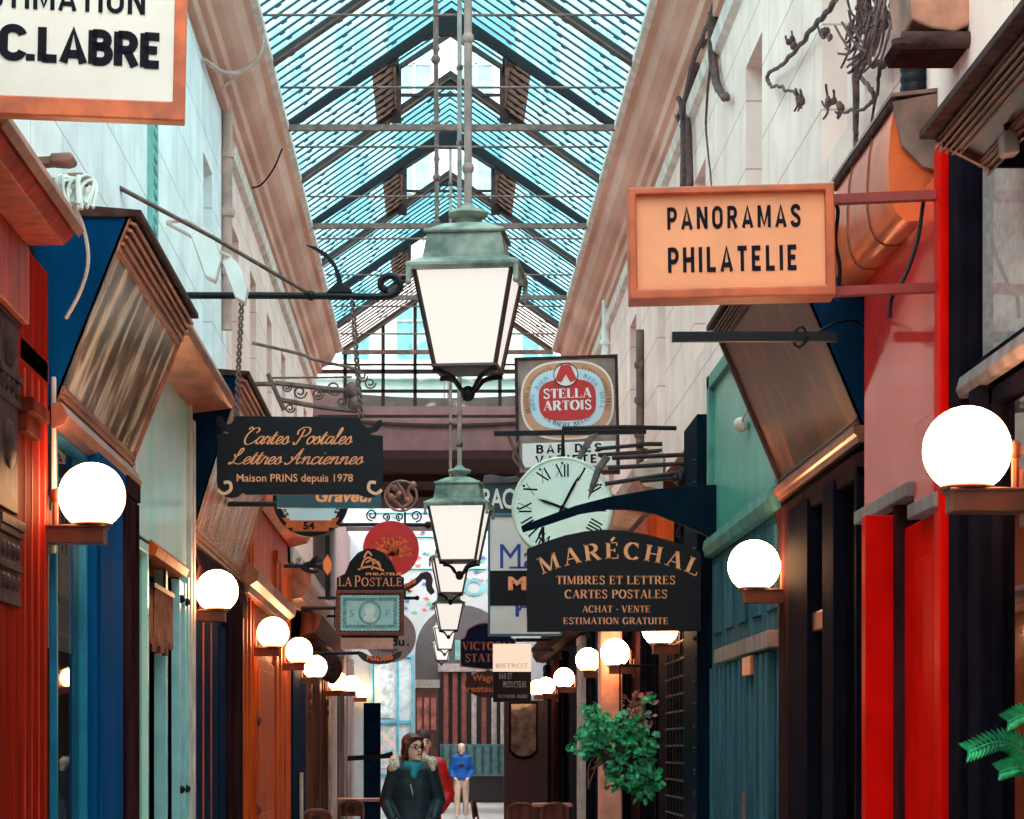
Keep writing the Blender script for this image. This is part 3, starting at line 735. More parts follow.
# ================================================================== left side
# --- dark red wooden shop with the carved column
A = Shop(-1, 8.2, 10.8, 'shopfront', 'red-brown wooden shopfront with carved column at the left edge')
A.part('panel', DKRED, (8.2, 10.78, 0, 3.75, -.06, .0))
A.part('panel', REDW, (8.25, 9.3, .9, 3.0, 0, .03), (8.25, 9.3, .1, .8, 0, .03))
cp = MB()
A.bx(cp, 9.52, 9.95, 0, 3.9, 0, .07)
A.part('column', CARVED, (9.52, 9.95, 2.58, 3.84, 0, .012))
A.part('column', DKRED, (9.50, 9.97, 0, 2.22, 0, .008))
b = MB()
for z0, z1, o in ((2.2, 2.24, .1), (2.24, 2.34, .085), (2.34, 2.37, .115), (2.37, 2.48, .09), (2.48, 2.51, .12), (2.51, 2.55, .14), (3.02, 3.05, .1), (3.05, 3.12, .085), (3.12, 3.15, .12), (3.36, 3.39, .1), (3.39, 3.5, .085), (3.5, 3.53, .13), (3.7, 3.78, .15), (3.78, 3.84, .18)):
    o = .012 + (o - .08) * .4; A.bx(b, 9.5 - o, 9.97 + o * .6, z0, z1, 0, o)
for zc in (2.29, 2.42, 3.09, 3.44):
    for q in range(4): b.ball((A.x(.01), 9.57 + q * .11, zc), .022, .04, .035, 10, 6)
for zc in (2.85, 3.25, 3.62): b.ball((A.x(.01), 9.74, zc), .025, .13, .1, 16, 10)
b.build('capital', CARVED, A.o, bevel=.004)
A.pilaster(REDW, 10.08, 10.78, 0, 3.35, -.06, -.015, 4)
A.part('bracket', mat('dull_red_wood', (112, 40, 26), .6, noise=.2, spec=.1), (9.98, 10.4, 3.02, 3.08, 0, .07), (10.0, 10.35, 2.94, 3.02, 0, .04))
A.mould('cornice', REDW, [(0, 3.70), (.20, 3.70), (.22, 3.72), (.24, 3.74), (.26, 3.78), (0, 3.95)], 8.2, 9.95)
A.mould('cornice_edge', mat('worn_brown_edge', (166, 104, 82), .6, noise=.2), [(.262, 3.73), (.285, 3.76), (.275, 3.80), (.25, 3.80)], 8.2, 9.95)
A.part('fascia', REDW, (8.2, 10.0, 3.38, 3.7, 0, .05))

# --- blue shop
Bs = Shop(-1, 10.85, 13.55, 'shopfront', 'deep blue shopfront under a slanted mirror board')
Bs.board(10.95, 13.5, 1.76, 3.18, 1.42, 4.04, REFLBANDS, COPPER, BLUE)
Bs.part('stall_riser', BLUE, (10.85, 11.9, 0, .95, -.02, .03))
Bs.window(mat('teal_blue_paint', (20, 110, 140), .35, spec=.25), 10.88, 11.86, .95, 3.1, .02)
Bs.pilaster(BLUE, 11.9, 12.95, 0, 3.1, 0, .05, 0)
Bs.part('panel', BLUE, (12.02, 12.82, .5, 2.9, .05, .065))
Bs.pilaster(PLUM, 12.98, 13.5, 0, 3.1, -.02, .06, 3)
kn = MB().ball((Bs.x(.11), 12.0, 1.18), .035).tube([(Bs.x(.05), 12.0, 1.18), (Bs.x(.1), 12.0, 1.18)], .014)
kn.build('door_knob', mat('turquoise_knob', (60, 170, 190), .25, noise=.05), Bs.o, smooth=True, label='turquoise door knob')
Bs.mould('lintel', COPPER, [(0, 3.06), (.06, 3.08), (.08, 3.12), (.05, 3.18), (0, 3.18)])
Bs.part('pole', PALES, (10.86, 10.89, 2.5, 3.3, .0, .02))

# --- pale green shop with the open door
Cs = Shop(-1, 13.6, 16.6, 'shopfront', 'pale green glazed shopfront with an open pale teal door')
Cs.part('upper_panel', PALEG, (13.6, 16.55, 2.86, 4.0, 0, .02))
Cs.part('upper_frame', PALES, (16.5, 16.6, 0, 4.0, 0, .05), (13.6, 13.66, 0, 4.0, 0, .04))
Cs.window(PALEG, 13.66, 14.35, .5, 2.84, .02, gl=glass('greenish_window_glass', (.5, .62, .6), .45, .02))
Cs.mould('door_head', ORW, [(-.5, 2.78), (.05, 2.78), (.07, 2.83), (.02, 2.88), (-.5, 2.88)], 14.4, 16.2)
dd = Cs.part('door', PALETEAL, (15.95, 16.04, 0, 2.75, -.02, .03), (16.3, 16.38, 0, 2.75, -.02, .03), (15.95, 16.38, 0, .2, -.02, .02), (15.95, 16.38, 2.6, 2.75, -.02, .02))
hx = MB()
for zz in (1.35, 2.62):
    for yy in (16.0, 16.34): hx.ball((Cs.x(.035), yy, zz), .028)
hx.build('hinge', BLACKI, dd)
Cs.part('door_post', PALETEAL, (16.42, 16.5, 0, 2.8, -.03, .04), (15.6, 15.7, 0, 2.8, -.1, -.02))
Cs.part('recess_wall', WDARK, (14.4, 16.4, 0, 2.8, -.62, -.58))
Cs.mould('hood', COPPER, [(0, 3.98), (.3, 4.02), (.32, 4.06), (.3, 4.12), (0, 4.2)], 13.9, 16.9)
# brass tube curtain hanging in the doorway
cu = thing('hanging_display', 'bundle of hanging brass tubes in the pale green shop doorway', 'display', (Cs.x(-.02), 15.1, 2.3))
b = MB()
for k in range(18): b.tube([(Cs.x(-.04 + .025 * (k % 3)), 14.62 + k * .055, 2.22 + .04 * (k % 4)), (Cs.x(-.04 + .025 * (k % 3)), 14.62 + k * .055, 2.6)], .02, 8)
b.build('tubes', COPPER, cu, smooth=True)
MB().box(Cs.x(-.06), Cs.x(.03), 14.55, 15.65, 2.6, 2.63).tube([(Cs.x(-.02), 14.7, 2.62), (Cs.x(-.02), 14.7, 2.8)], .008).tube([(Cs.x(-.02), 15.5, 2.62), (Cs.x(-.02), 15.5, 2.8)], .008).build('rail', BLACKI, cu)

# --- navy shop with rosy board
Ds = Shop(-1, 16.7, 21.0, 'shopfront', 'navy panelled shopfront under a slanted rosy mirror board')
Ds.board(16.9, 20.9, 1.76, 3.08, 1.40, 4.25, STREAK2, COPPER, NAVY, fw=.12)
Ds.part('panel', NAVY, (16.7, 20.9, 0, 3.1, -.05, 0))
Ds.part('shutter', NAVY, *[(17.0 + k * .62, 17.5 + k * .62, .3, 2.6, 0, .03) for k in range(6)])
Ds.part('edge_strip', ORW, (17.52, 17.56, .1, 2.7, 0, .035), (18.1, 18.15, .1, 2.7, 0, .035))
Ds.part('post', PALES, (16.62, 16.72, 0, 3.9, 0, .06))
Ds.pilaster(PLUM, 19.4, 20.6, 0, 3.05, 0, .06, 4)
Ds.mould('lintel', PLUM, [(0, 2.75), (.05, 2.77), (.08, 2.9), (.03, 3.06), (0, 3.06)])

# --- orange varnished shop
Es = Shop(-1, 21.0, 28.2, 'shopfront', 'orange varnished wooden shopfront with fluted pilasters')
Es.part('panel', ORW, (21.0, 28.0, 0, 4.1, -.08, -.02))
Es.pilaster(ORW, 21.2, 22.4, 0, 3.9, -.04, .02, 3)
Es.pilaster(ORW, 25.6, 28.0, 0, 3.75, -.04, .02, 3)
Es.part('door', ORW, (22.7, 25.2, .1, 2.5, -.02, .02), (22.9, 25.0, 1.2, 2.4, .02, .035), (22.9, 25.0, .25, 1.0, .02, .035))
for zz in (1.05, 1.9): MB().ball((Es.x(.03), 22.85, zz), .03, .03, .06).build('door_knob', BRASS, Es.o, smooth=True)
Es.mould('cornice', COPPER, [(0, 3.0), (.08, 3.0), (.1, 3.06), (.16, 3.1), (.18, 3.18), (.08, 3.26), (0, 3.26)], 21.0, 26.5)
Es.mould('cornice', ORW, [(0, 4.0), (.2, 4.05), (.24, 4.12), (.24, 4.2), (0, 4.3)])

# --- navy and carved brown shop
Fs = Shop(-1, 28.3, 40.2, 'shopfront', 'navy and carved brown shopfront left of the woman')
Fs.part('panel', NAVY, (28.3, 30.9, 0, 2.95, -.04, .03))
Fs.part('door_pull', PALES, (29.2, 29.35, .2, 1.35, .05, .09), bevel=.01, label='pale vertical door pull')
Fs.part('panel', PLUMB, (31.0, 37.6, 0, 3.2, -.05, 0))
for y0 in (31.1, 33.4, 35.8): Fs.pilaster(PLUMB, y0, y0 + 1.2, .2, 3.0, -.03, .02, 2)
for y in (31.7, 36.4):
    MB().ball((Fs.x(.03), y, 2.2), .05, .3, .09, 12, 8).ball((Fs.x(.03), y, 2.35), .05, .3, .09, 12, 8).build('carving', PLUMB, Fs.o, smooth=True)
Fs.pilaster(PALES, 37.8, 39.9, 0, 3.6, 0, .05, 0)
Fs.mould('cornice', COPPER, [(0, 3.4), (.12, 3.42), (.2, 3.5), (.24, 3.6), (.24, 3.72), (0, 3.85)], 28.3, 33.5)
Fs.mould('cornice', PLUMB, [(0, 3.1), (.16, 3.12), (.22, 3.2), (.26, 3.34), (0, 3.4)], 30.5, 38.0)
Fs.part('upper_wall', PALES, (29, 40, 3.4, 4.1, -.05, -.01))
b = MB()
for k, y in enumerate((31.5, 33.0, 34.6, 36.0)):
    pts = spline([(Fs.x(.02), y, 3.05), (Fs.x(.2), y, 2.98), (Fs.x(.24), y, 2.8), (Fs.x(.14), y, 2.66), (Fs.x(.1), y, 2.75), (Fs.x(.15), y, 2.82)], 5)
    MB().tube(pts, .05, 8).build('scroll_bracket', CARVED, Fs.o, smooth=True)
wl = Fs.window(PALES, 29.4, 31.6, 3.42, 3.98, .05, gl=mat('stained_glass', (210, 220, 255), .2, scale=3, c2=(90, 130, 210)), name='stained_window')

Gs = Shop(-1, 40.4, 47.8, 'shopfront', 'narrow grey shopfront at the far end of the left side')
Gs.part('panel', GREYW, (40.4, 47.8, 0, 4.0, -.06, 0))
for y in (40.6, 42.6, 44.4, 46.2): Gs.pilaster(GREYW, y, y + .8, 0, 3.4, 0, .06, 2)
Gs.window(NAVY, 41.5, 42.5, .8, 3.0, .03); Gs.window(NAVY, 43.5, 44.3, .8, 3.0, .03); Gs.window(NAVY, 45.3, 46.1, .8, 3.0, .03)

# ================================================================== right side
# --- nearest black shop
H = Shop(1, 6.6, 9.35, 'shopfront', 'black-framed shopfront with lace blind at the right edge')
hbd = H.board(6.6, 8.45, 1.95, 3.655, 1.75, 3.76, mat('dark_copper_board', (96, 52, 40), .2, .5, scale=4, noise=.3), mat('dark_copper_frame', (104, 58, 44), .35, .4, noise=.2), BLACKW, fw=.06)
MB().prism([(1.70, 3.77), (1.70, 3.80), (1.78, 3.83), (2.1, 3.86), (2.1, 3.83)], 6.55, 8.5).build('gutter', GREENTRIM, hbd)
H.part('post', BLACKW, (8.76, 8.95, 0, 2.95, -.02, .03)); H.part('post', BLACKW, (9.1, 9.3, 0, 3.95, -.02, .03)); H.part('post', BLACKW, (6.6, 6.8, 0, 3.5, -.02, .05))
H.window(BLACKW, 6.8, 9.1, 3.02, 3.9, .0, name='upper_window', gl=glass('pale_window_glass', (.85, .85, .85), .22, .03), w=.04)
lb = MB(); n = 60
lb.add([(H.x(-.06 - .015 * math.sin(i * .8)), 6.84 + 2.22 * i / n, z) for i in range(n + 1) for z in (3.05, 3.88)], [(2 * i, 2 * i + 2, 2 * i + 3, 2 * i + 1) for i in range(n)])
lb.build('lace_blind', mat('grey_lace', (196, 182, 180), .9, scale=30, noise=.1), H.o, smooth='all')
H.window(BLACKW, 6.8, 8.75, .3, 2.92, .0, rails=(1.0,), mull=(8.1,))
H.mould('transom', GREYW, [(0, 2.94), (.03, 2.94), (.045, 2.97), (.03, 3.02), (0, 3.02)], 6.6, 9.1)
H.window(BLACKW, 8.95, 9.12, .3, 2.6, .0)
# swirling reflection in the pane, modelled as curled rose tubes behind it
sg = MB()
for k in range(9): sg.tube(spline([(H.x(-.12), 7.0 + .16 * k, 2.9), (H.x(-.16), 7.15 + .16 * k, 2.75), (H.x(-.12), 7.25 + .16 * k, 2.6), (H.x(-.16), 7.3 + .16 * k, 2.4)], 5), .035, 6)
sg.build('swirl_reflection', mat('rose_reflection', (176, 120, 104), .6, noise=.25, scale=14), H.o, smooth=True)

# --- red shop
I = Shop(1, 9.35, 11.25, 'shopfront', 'bright red shopfront with copper barrel hood and red glass fascia')
I.part('fascia', REDGL, (9.5, 11.15, 2.72, 3.9, -.02, .03), bevel=.01)
I.part('fascia_sill', GREYW, (9.95, 11.2, 2.66, 2.72, 0, .07), (9.4, 9.92, 2.56, 2.62, 0, .07))
I.part('lower_fascia', REDGL, (9.4, 9.9, 2.62, 2.95, 0, .045))
I.part('post', RED, (9.36, 9.48, 0, 4.0, -.02, .05))
I.part('door', RED, (9.5, 10.28, 0, 2.56, -.02, .01), (9.62, 9.98, .3, 2.4, .01, .025))
I.part('pillar', RED, (10.32, 10.42, 0, 2.62, 0, .17))
I.part('edge_strip', PLUM, (10.28, 10.33, 0, 2.66, .0, .05))
I.part('panel', RED, (10.42, 11.2, 0, 2.6, -.05, .0))
hh = MB().tube(spline([(I.x(.02), 9.62, 1.22), (I.x(.09), 9.62, 1.2), (I.x(.1), 9.62, 1.08), (I.x(.09), 9.62, .98), (I.x(.02), 9.62, .96)], 5), .012, 8)
hh.build('door_handle', mat('chrome', (200, 200, 205), .2, .9, noise=.02), I.o, smooth=True, label='curved chrome handle')
hd = [(1.85, 4.22), (1.836, 4.14), (1.828, 4.02), (1.828, 3.92), (1.84, 3.84), (1.865, 3.79), (1.9, 3.765), (1.95, 3.765), (2.0, 3.79)]
HD = MB().prism(hd + [(2.04, 4.27), (1.88, 4.25)], 9.78, 11.2).build('hood', mat('orange_copper', (232, 104, 52), .35, .45, scale=2.5, noise=.15, bump=.15), I.o, smooth=True)
MB().tube([(1.85, 9.76, 4.24), (1.85, 11.22, 4.24)], .02, 8).build('hood_rim', CARVED, HD)
MB().prism([(1.84, 4.24), (2.05, 4.28), (2.05, 3.95), (1.96, 3.98), (1.88, 4.06)], 9.74, 9.79).build('hood_end', mat('brown_grey_lid', (150, 112, 100), .6, noise=.2), HD)
MB().prism([(1.83, 4.26), (2.06, 4.285), (2.06, 4.30), (1.83, 4.275)], 9.74, 11.2).build('hood_lid', mat('brown_grey_lid', (150, 112, 100), .6, noise=.2), HD)
for yy in (10.25, 10.75): MB().tube([(p[0] - .002, yy, p[1]) for p in hd], .006, 6).build('hood_seam', BRASS, HD)

# --- brown board shop
J = Shop(1, 11.3, 14.0, 'shopfront', 'dark shopfront under a slanted brown varnished board')
J.board(11.35, 13.95, 1.995, 3.14, 1.61, 4.05, BROWNB, mat('dark_brown_frame', (70, 42, 38), .35, noise=.2), NAVY, fw=.05)
J.mould('cornice', COPPER, [(0, 3.06), (.03, 3.06), (.035, 3.09), (.05, 3.1), (.055, 3.135), (0, 3.14)])
J.mould('cornice', PLUM, [(0, 2.9), (.03, 2.9), (.05, 3.0), (0, 3.02)])
J.part('post', BLACKW, (12.75, 13.45, 0, 2.95, -.02, .05), (11.9, 12.25, 0, 2.95, -.02, .05), (11.3, 11.36, 0, 2.95, -.02, .04))
J.part('post', PLUM, (13.5, 13.9, 0, 3.0, -.02, .04))
J.window(PLUM, 11.38, 11.9, .4, 2.9, -.055)
J.window(BLACKW, 12.25, 12.75, 2.32, 2.9, -.02, name='transom_light'); J.window(BLACKW, 12.25, 12.75, .3, 2.25, -.02)
J.part('rail', COPPER, (12.2, 12.78, 2.24, 2.34, -.03, .02), (12.25, 12.75, 2.02, 2.06, -.05, -.03))
J.part('stall_riser', BLACKW, (11.36, 11.9, 0, .4, -.02, .03), (12.25, 12.75, 0, .3, -.02, .02))
MB().box(J.x(-.086), J.x(-.08), 11.5, 11.72, 2.5, 2.66).build('card', mat('mint_card', (150, 214, 204), .6, noise=.04), J.o, label='pale mint card in the window')

# --- green panel and grey-teal doors
K = Shop(1, 14.0, 17.7, 'shopfront', 'shopfront with green upper panel and grey-teal panelled doors')
K.part('upper_panel', GREENP, (14.1, 17.6, 3.16, 4.3, -.02, .0))
K.part('upper_frame', GREENTRIM, (14.05, 14.15, 3.1, 4.3, -.02, .03), (17.5, 17.65, 3.1, 4.35, -.02, .04), (14.05, 17.65, 4.25, 4.35, -.02, .04))
K.mould('sill', GREENTRIM, [(0, 3.02), (.05, 3.03), (.07, 3.09), (.06, 3.15), (0, 3.18)], 14.05, 17.65)
K.part('panel', GREYTEAL, (14.05, 17.65, 0, 3.02, -.06, 0))
for q in range(5): K.part('panel', GREYTEAL, (14.2 + q * .7, 14.6 + q * .7, 2.45, 2.95, 0, .02))
for q in range(2): K.part('door', GREYTEAL, *[(14.3 + q * 1.65 + r * .26, 14.42 + q * 1.65 + r * .26, .3, 2.2, 0, .05) for r in range(6)])
K.part('door_rail', GREYW, (14.15, 16.9, 2.22, 2.32, 0, .07))
K.part('letter_plate', COPPER, (14.9, 15.3, 2.08, 2.2, .05, .075), label='copper letter plate')
MB().tube([(K.x(.1), 14.98, 1.12), (K.x(.1), 14.98, 1.36)], .018, 8).build('door_handle', mat('chrome', (0, 0, 0)), K.o, smooth=True)
MB().ball((K.x(.08), 14.2, .95), .04).build('door_knob', mat('chrome', (0, 0, 0)), K.o, smooth=True)
wm = MB().ball((K.x(.05), 15.55, 3.72), .05, .06, .05).tube([(K.x(.05), 15.5, 3.74), (K.x(.01), 15.2, 3.86)], .008)
wm.build('wall_knob', PALES, K.o, smooth=True)

# --- navy post with rivets and lattice
Lp = Shop(1, 17.75, 21.5, 'shopfront', 'narrow black shopfront with lattice grille behind the hanging plant')
Lp.part('post', mat('blue_black_paint', (12, 26, 38), .6, noise=.1, spec=.1), (17.75, 18.7, 0, 4.1, -.05, .1))
rv = MB()
for q in range(22): rv.ball((Lp.x(.1), 17.86, .3 + q * .165), .02, .025, .02, 8, 6)
rv.build('rivet', BLACKI, Lp.o)
lt = MB()
for q in range(7): lt.tube([(Lp.x(.06), 18.8 + q * .28, .2), (Lp.x(.06), 18.8 + q * .28, 3.2)], .012, 6)
for q in range(22): lt.tube([(Lp.x(.06), 18.75, .25 + q * .14), (Lp.x(.06), 20.6, .25 + q * .14)], .01, 6)
lt.build('grille', BLACKI, Lp.o)
Lp.part('panel', BLACKW, (18.7, 21.4, 0, 3.4, -.08, -.02))
Lp.part('post', BLACKW, (20.7, 21.4, 0, 3.4, -.02, .05))

M_ = Shop(1, 21.5, 27.2, 'shopfront', 'dark shopfront with a peach pillar behind the hanging plant')
M_.part('pillar', PINKP, (25.0, 25.4, 0, 3.4, .1, .33), bevel=.02)
M_.part('panel', PLUM, (21.5, 27.2, 0, 3.6, -.1, -.04))
for y in (21.7, 22.7, 26.3): M_.pilaster(BLACKW, y, y + .6, 0, 3.2, -.04, .05, 2)
M_.window(BLACKW, 22.3, 22.7, .6, 2.9, .0); M_.window(BLACKW, 25.6, 26.3, .6, 2.9, .0)
M_.mould('cornice', ORW, [(0, 3.3), (.16, 3.32), (.22, 3.42), (.24, 3.6), (0, 3.75)], 20.5, 24)
M_.mould('cornice', PALES, [(0, 3.95), (.16, 3.98), (.24, 4.06), (.26, 4.16), (0, 4.3)])

N_ = Shop(1, 27.3, 46.0, 'shopfront', 'long black shopfront behind the cafe chairs on the right')
N_.part('panel', BLACKW, (27.3, 46, 0, 4.1, -.1, -.03))
for y, m in ((27.5, BLACKW), (29.0, NAVY), (30.8, BLACKW), (33.0, PALES), (38, BLACKW), (41, PLUM), (44, BLACKW)): N_.pilaster(m, y, y + .9, 0, 3.2, -.03, .06, 2)
N_.window(BLACKW, 28.4, 29.0, .6, 2.9, .0); N_.window(BLACKW, 30, 30.7, .6, 2.9, .0); N_.window(BLACKW, 31.8, 32.9, .6, 2.9, .0); N_.window(BLACKW, 39, 40.8, .6, 2.9, .0)
N_.mould('cornice', PLUM, [(0, 3.3), (.16, 3.32), (.22, 3.42), (.24, 3.6), (0, 3.75)])
# maroon menu screen standing out from the wall
so = 56.
ms = thing('menu_screen', 'tall maroon screen with framed picture behind the cafe chairs', 'screen', ((528 - CX) / so, F / so, 0))
q = lambda x: (x - CX) / so
zz = lambda y: EZ + (CY - y) / so
MB().box(q(504), q(548), F / so, F / so + .15, 0, zz(700)).build('board', MAROON, ms, bevel=.01)
MB().prism([(q(509), zz(702)), (q(509), zz(752)), (q(516), zz(758)), (q(524), zz(760)), (q(532), zz(758)), (q(538), zz(752)), (q(538), zz(702))], F / so - .03, F / so).build('picture_frame', BLACKW, ms)
MB().prism([(q(511), zz(704)), (q(511), zz(750)), (q(517), zz(755)), (q(524), zz(756.5)), (q(531), zz(755)), (q(536), zz(750)), (q(536), zz(704))], F / so - .045, F / so - .03).build('picture', mat('dim_brown_picture', (110, 84, 78), .25, scale=5, c2=(40, 30, 32), coat=.4), ms)
# ================================================================== hanging signs
INK = mat('dark_ink', (20, 12, 26), .7, noise=.05, spec=.15)
GOLD = mat('peach_gold_paint', (255, 158, 104), .5, noise=.05)
CREAMP = mat('cream_sign_face', (244, 222, 208), .5, noise=.04, scale=3)
WHITEP = mat('white_paint', (236, 236, 232), .5, noise=.03)
SBLACK = mat('black_sign_board', (15, 11, 20), .5, noise=.1, spec=.2)
ORF = mat('orange_wood_frame', (214, 92, 36), .4, scale=12, noise=.15)
def line_art(sg, mb, pl, w, y):
    v, f = _strokes([(spline([(*sg.L(p), 0) for p in pl], 5), w / sg.s)], 0, 0)
    mb.add([(p.x, y, p.y) for p in v], f)

# --- estimation sign, upper left
g = Sign('hanging_sign', 'cream sign in orange frame with heavy black capitals, cut by the upper left corner', 'sign', 40, 118, 300, yaw=4, roll=1.2)
g.yc = 124
g.panel('panel', g_pl := [(-100, -60), (176, -60), (176, 116), (-100, 116)], CREAMP, -.03, .03)
g.frame('frame', [(-110, -70), (184, -70), (184, 124), (-110, 124)], [(-98, -58), (172, -58), (172, 105), (-98, 105)], ORF, -.035, .035)
b = MB(); g.text(b, 'ESTIMATION', -31, 143, 17.5, 27, -.033, 'block', .17, dy=2); g.text(b, 'C.LABRE', 0, 159, 69, 34, -.033, 'block', .25, spacing=.7, dy=3)
b.build('lettering', INK, g.o, local=True)
b = MB(); b.tube([(-.3, 0, .58), (-.3, 0, 1.1)], .015); b.tube([(.35, 0, .58), (.35, 0, 1.1)], .015); b.tube([(-1.3, 0, 1.1), (.45, 0, 1.1)], .02)
b.build('hanger', BLACKI, g.o, local=True)

# --- orange panoramas sign, upper right
g = Sign('hanging_sign', 'peach lightbox sign in orange frame with two rows of black capitals', 'sign', 731, 300, 253, yaw=-2, roll=-1.0)
g.panel('panel', [(634, 194), (827, 194), (827, 294), (634, 294)], mat('peach_panel', (236, 150, 104), .5, noise=.03), -.05, .05)
g.frame('frame', [(629, 190), (833, 190), (833, 301), (629, 301)], [(637, 197), (824, 197), (824, 291), (637, 291)], mat('dull_orange_frame', (190, 84, 42), .45, noise=.12, scale=10), -.085, .085, .006)
b = MB(); g.text(b, 'PANORAMAS', 668, 800, 231, 22, -.053, 'block', .2, spacing=2.4); g.text(b, 'PHILATELIE', 668, 796, 274, 25, -.053, 'block', .2, spacing=2.2)
b.build('lettering', INK, g.o, local=True)
rr = mat('dark_red_iron', (140, 34, 26), .45, noise=.15)
br = g.panel('bracket', [(833, 198), (950, 196), (950, 205), (833, 207)], rr, -.025, .025)
g.panel('bracket', [(833, 290), (950, 288), (950, 297), (833, 299)], rr, -.025, .025)
g.panel('bracket_plate', [(942, 186), (957, 186), (957, 306), (942, 306)], rr, -.04, .04)
b = MB(); b.tube(spline([(*(lambda q: (q[0], .06, q[1]))(g.L(p)),) for p in ((838, 300), (842, 270), (838, 240), (841, 210), (836, 200))], 5), .008)
b.tube(spline([(*(lambda q: (q[0], .03, q[1]))(g.L(p)),) for p in ((925, 205), (918, 245), (905, 280), (892, 300), (890, 320))], 5), .008)
b.build('cable', BLACKI, g.o, local=True)

# --- empty black bracket bar
bt = thing('sign_bracket', 'empty black iron bar below the peach lightbox sign', 'bracket', P(836, 337, 216))
MB().obox(P(672, 337, 216), (1, 0, 0), (0, 1, 0), (0, 0, 1), 0, 164 / 216, -.02, .02, -.022, .022).build('bar', BLACKI, bt)
b = MB()
pp = [P(800 + 6 * math.cos(a), 337 + 9 * math.sin(a), 216) + Vector((0, -.03 * math.cos(a * 1.3), 0)) for a in [k * .7 for k in range(12)]]
b.tube(spline(pp + [P(830, 325, 216), P(858, 322, 212), P(868, 345, 212)], 4), .006)
b.build('wire', BLACKI, bt)

# --- arched dealer sign
g = Sign('hanging_sign', 'large black arched sign with five rows of orange roman capitals', 'sign', 614, 632, 138)
top = [(527, 549), (545, 542), (565, 535.5), (585, 531.5), (604, 530), (625, 531), (648, 535), (672, 541.5), (690, 548), (701, 553)]
g.panel('panel', [(527, 632)] + top + [(701, 631)], SBLACK, -.025, .025, .004)
b = MB(); g.ringtext(b, 'MARÉCHAL', 617, 719, 172, 160, 116.5, 62, 16.5, -.028, 'roman', 1.15)
g.text(b, 'TIMBRES ET LETTRES', 556, 675, 584.5, 8.4, -.028, 'roman', 1.15); g.text(b, 'CARTES POSTALES', 564.5, 667, 598.5, 8.4, -.028, 'roman', 1.15)
g.text(b, 'ACHAT - VENTE', 582, 650, 612.5, 6.6, -.028, 'roman', 1.15); g.text(b, 'ESTIMATION GRATUITE', 563, 668, 624.3, 6.6, -.028, 'roman', 1.15)
b.build('lettering', GOLD, g.o, local=True)
# its bracket: a blade curving out from the post
kb = Sign('sign_bracket', 'dark navy curved blade bracket above the black arched sign', 'bracket', 705, 540, 138)
up = [(521, 526.5), (545, 517), (575, 506), (610, 497), (650, 490), (685, 486.5), (716, 485)]
dn = [(716, 541), (700, 533), (680, 524), (655, 514), (632, 510), (608, 509.5), (580, 514), (550, 524), (523, 532.5)]
kb.panel('blade', up + dn, mat('blue_black_paint', (0, 0, 0)), -.03, .03, .006)
b = MB()
for px, py in ((543, 527), (680, 526)):
    a = kb.L((px, py)); c = kb.L((px, py + 22)); b.tube([(a[0], 0, a[1]), (c[0], 0, c[1])], .01)
    b.tube(spline([(a[0], -.02, a[1]), (a[0] - .03, -.02, a[1] - .07), (a[0] + .01, -.02, a[1] - .1)], 5), .007)
b.build('hook', BLACKI, kb.o, local=True)

# --- beer sign
g = Sign('hanging_sign', 'tall bar sign with red and cream oval beer label', 'sign', 568, 475, 100, yaw=-4, roll=-1.2)
g.panel('panel', [(518, 358), (619, 358), (619, 474), (518, 474)], mat('grey_brown_sign', (138, 116, 108), .5, noise=.2, scale=5), -.06, .06, .01)
g.frame('frame', [(517, 357), (620, 357), (620, 475), (517, 475)], [(520, 360), (617, 360), (617, 472), (520, 472)], CARVED, -.075, .075, .004)
def layer(sg, nm, pl, m, y): return sg.panel(nm, pl, m, y, y + .004)
layer(g, 'label_rim', ell(569, 401, 46.5, 39.5, 56, 2.7), CREAMP, -.064)
layer(g, 'label_ring', ell(569, 401, 44.5, 37.5, 56, 2.7), mat('tan_ring', (206, 150, 116), .5, noise=.05), -.068)
layer(g, 'label_field', ell(569, 400, 37, 30, 56, 2.8), mat('pale_blue_field', (196, 220, 232), .5, noise=.03), -.072)
layer(g, 'label_centre', ell(569, 401, 28.5, 20.5, 56, 3.2), mat('label_red', (198, 16, 18), .4, noise=.05), -.076)
layer(g, 'label_emblem', ell(568, 376, 12, 11.5, 32), WHITEP, -.080)
g.frame('emblem_ring', ell(568, 376, 12.4, 11.9, 32), ell(568, 376, 11.6, 11.1, 32), INK, -.086, -.08, 0)
layer(g, 'horn', [(563.5, 366), (572.5, 366), (579, 381), (572.5, 383.5), (568, 375.5), (563.5, 383.5), (557, 381)], MATS['label_red'], -.085)
b = MB(); g.text(b, 'STELLA', 545, 593, 399, 9.4, -.078, 'roman', 1.5); g.text(b, 'ARTOIS', 545, 593, 411, 9.4, -.078, 'roman', 1.5)
b.build('lettering', WHITEP, g.o, local=True)
b = MB(); g.ringtext(b, 'LA BIERE BELGE', 569, 397.5, 33, 30.5, 222, 318, 4.2, -.074, 'roman', 1.2, up=False)
g.ringtext(b, 'BRASSERIE AV EN CERVEZA', 569, 401, 39, 32.5, 200, 112, 4.2, -.07, 'roman', 1.2); g.ringtext(b, 'CERVEJA ANTEILEN BRASS', 569, 401, 39, 32.5, 68, -20, 4.2, -.07, 'roman', 1.2)
b.build('small_lettering', mat('brown_ink', (104, 54, 44), .6, noise=.05), g.o, local=True)
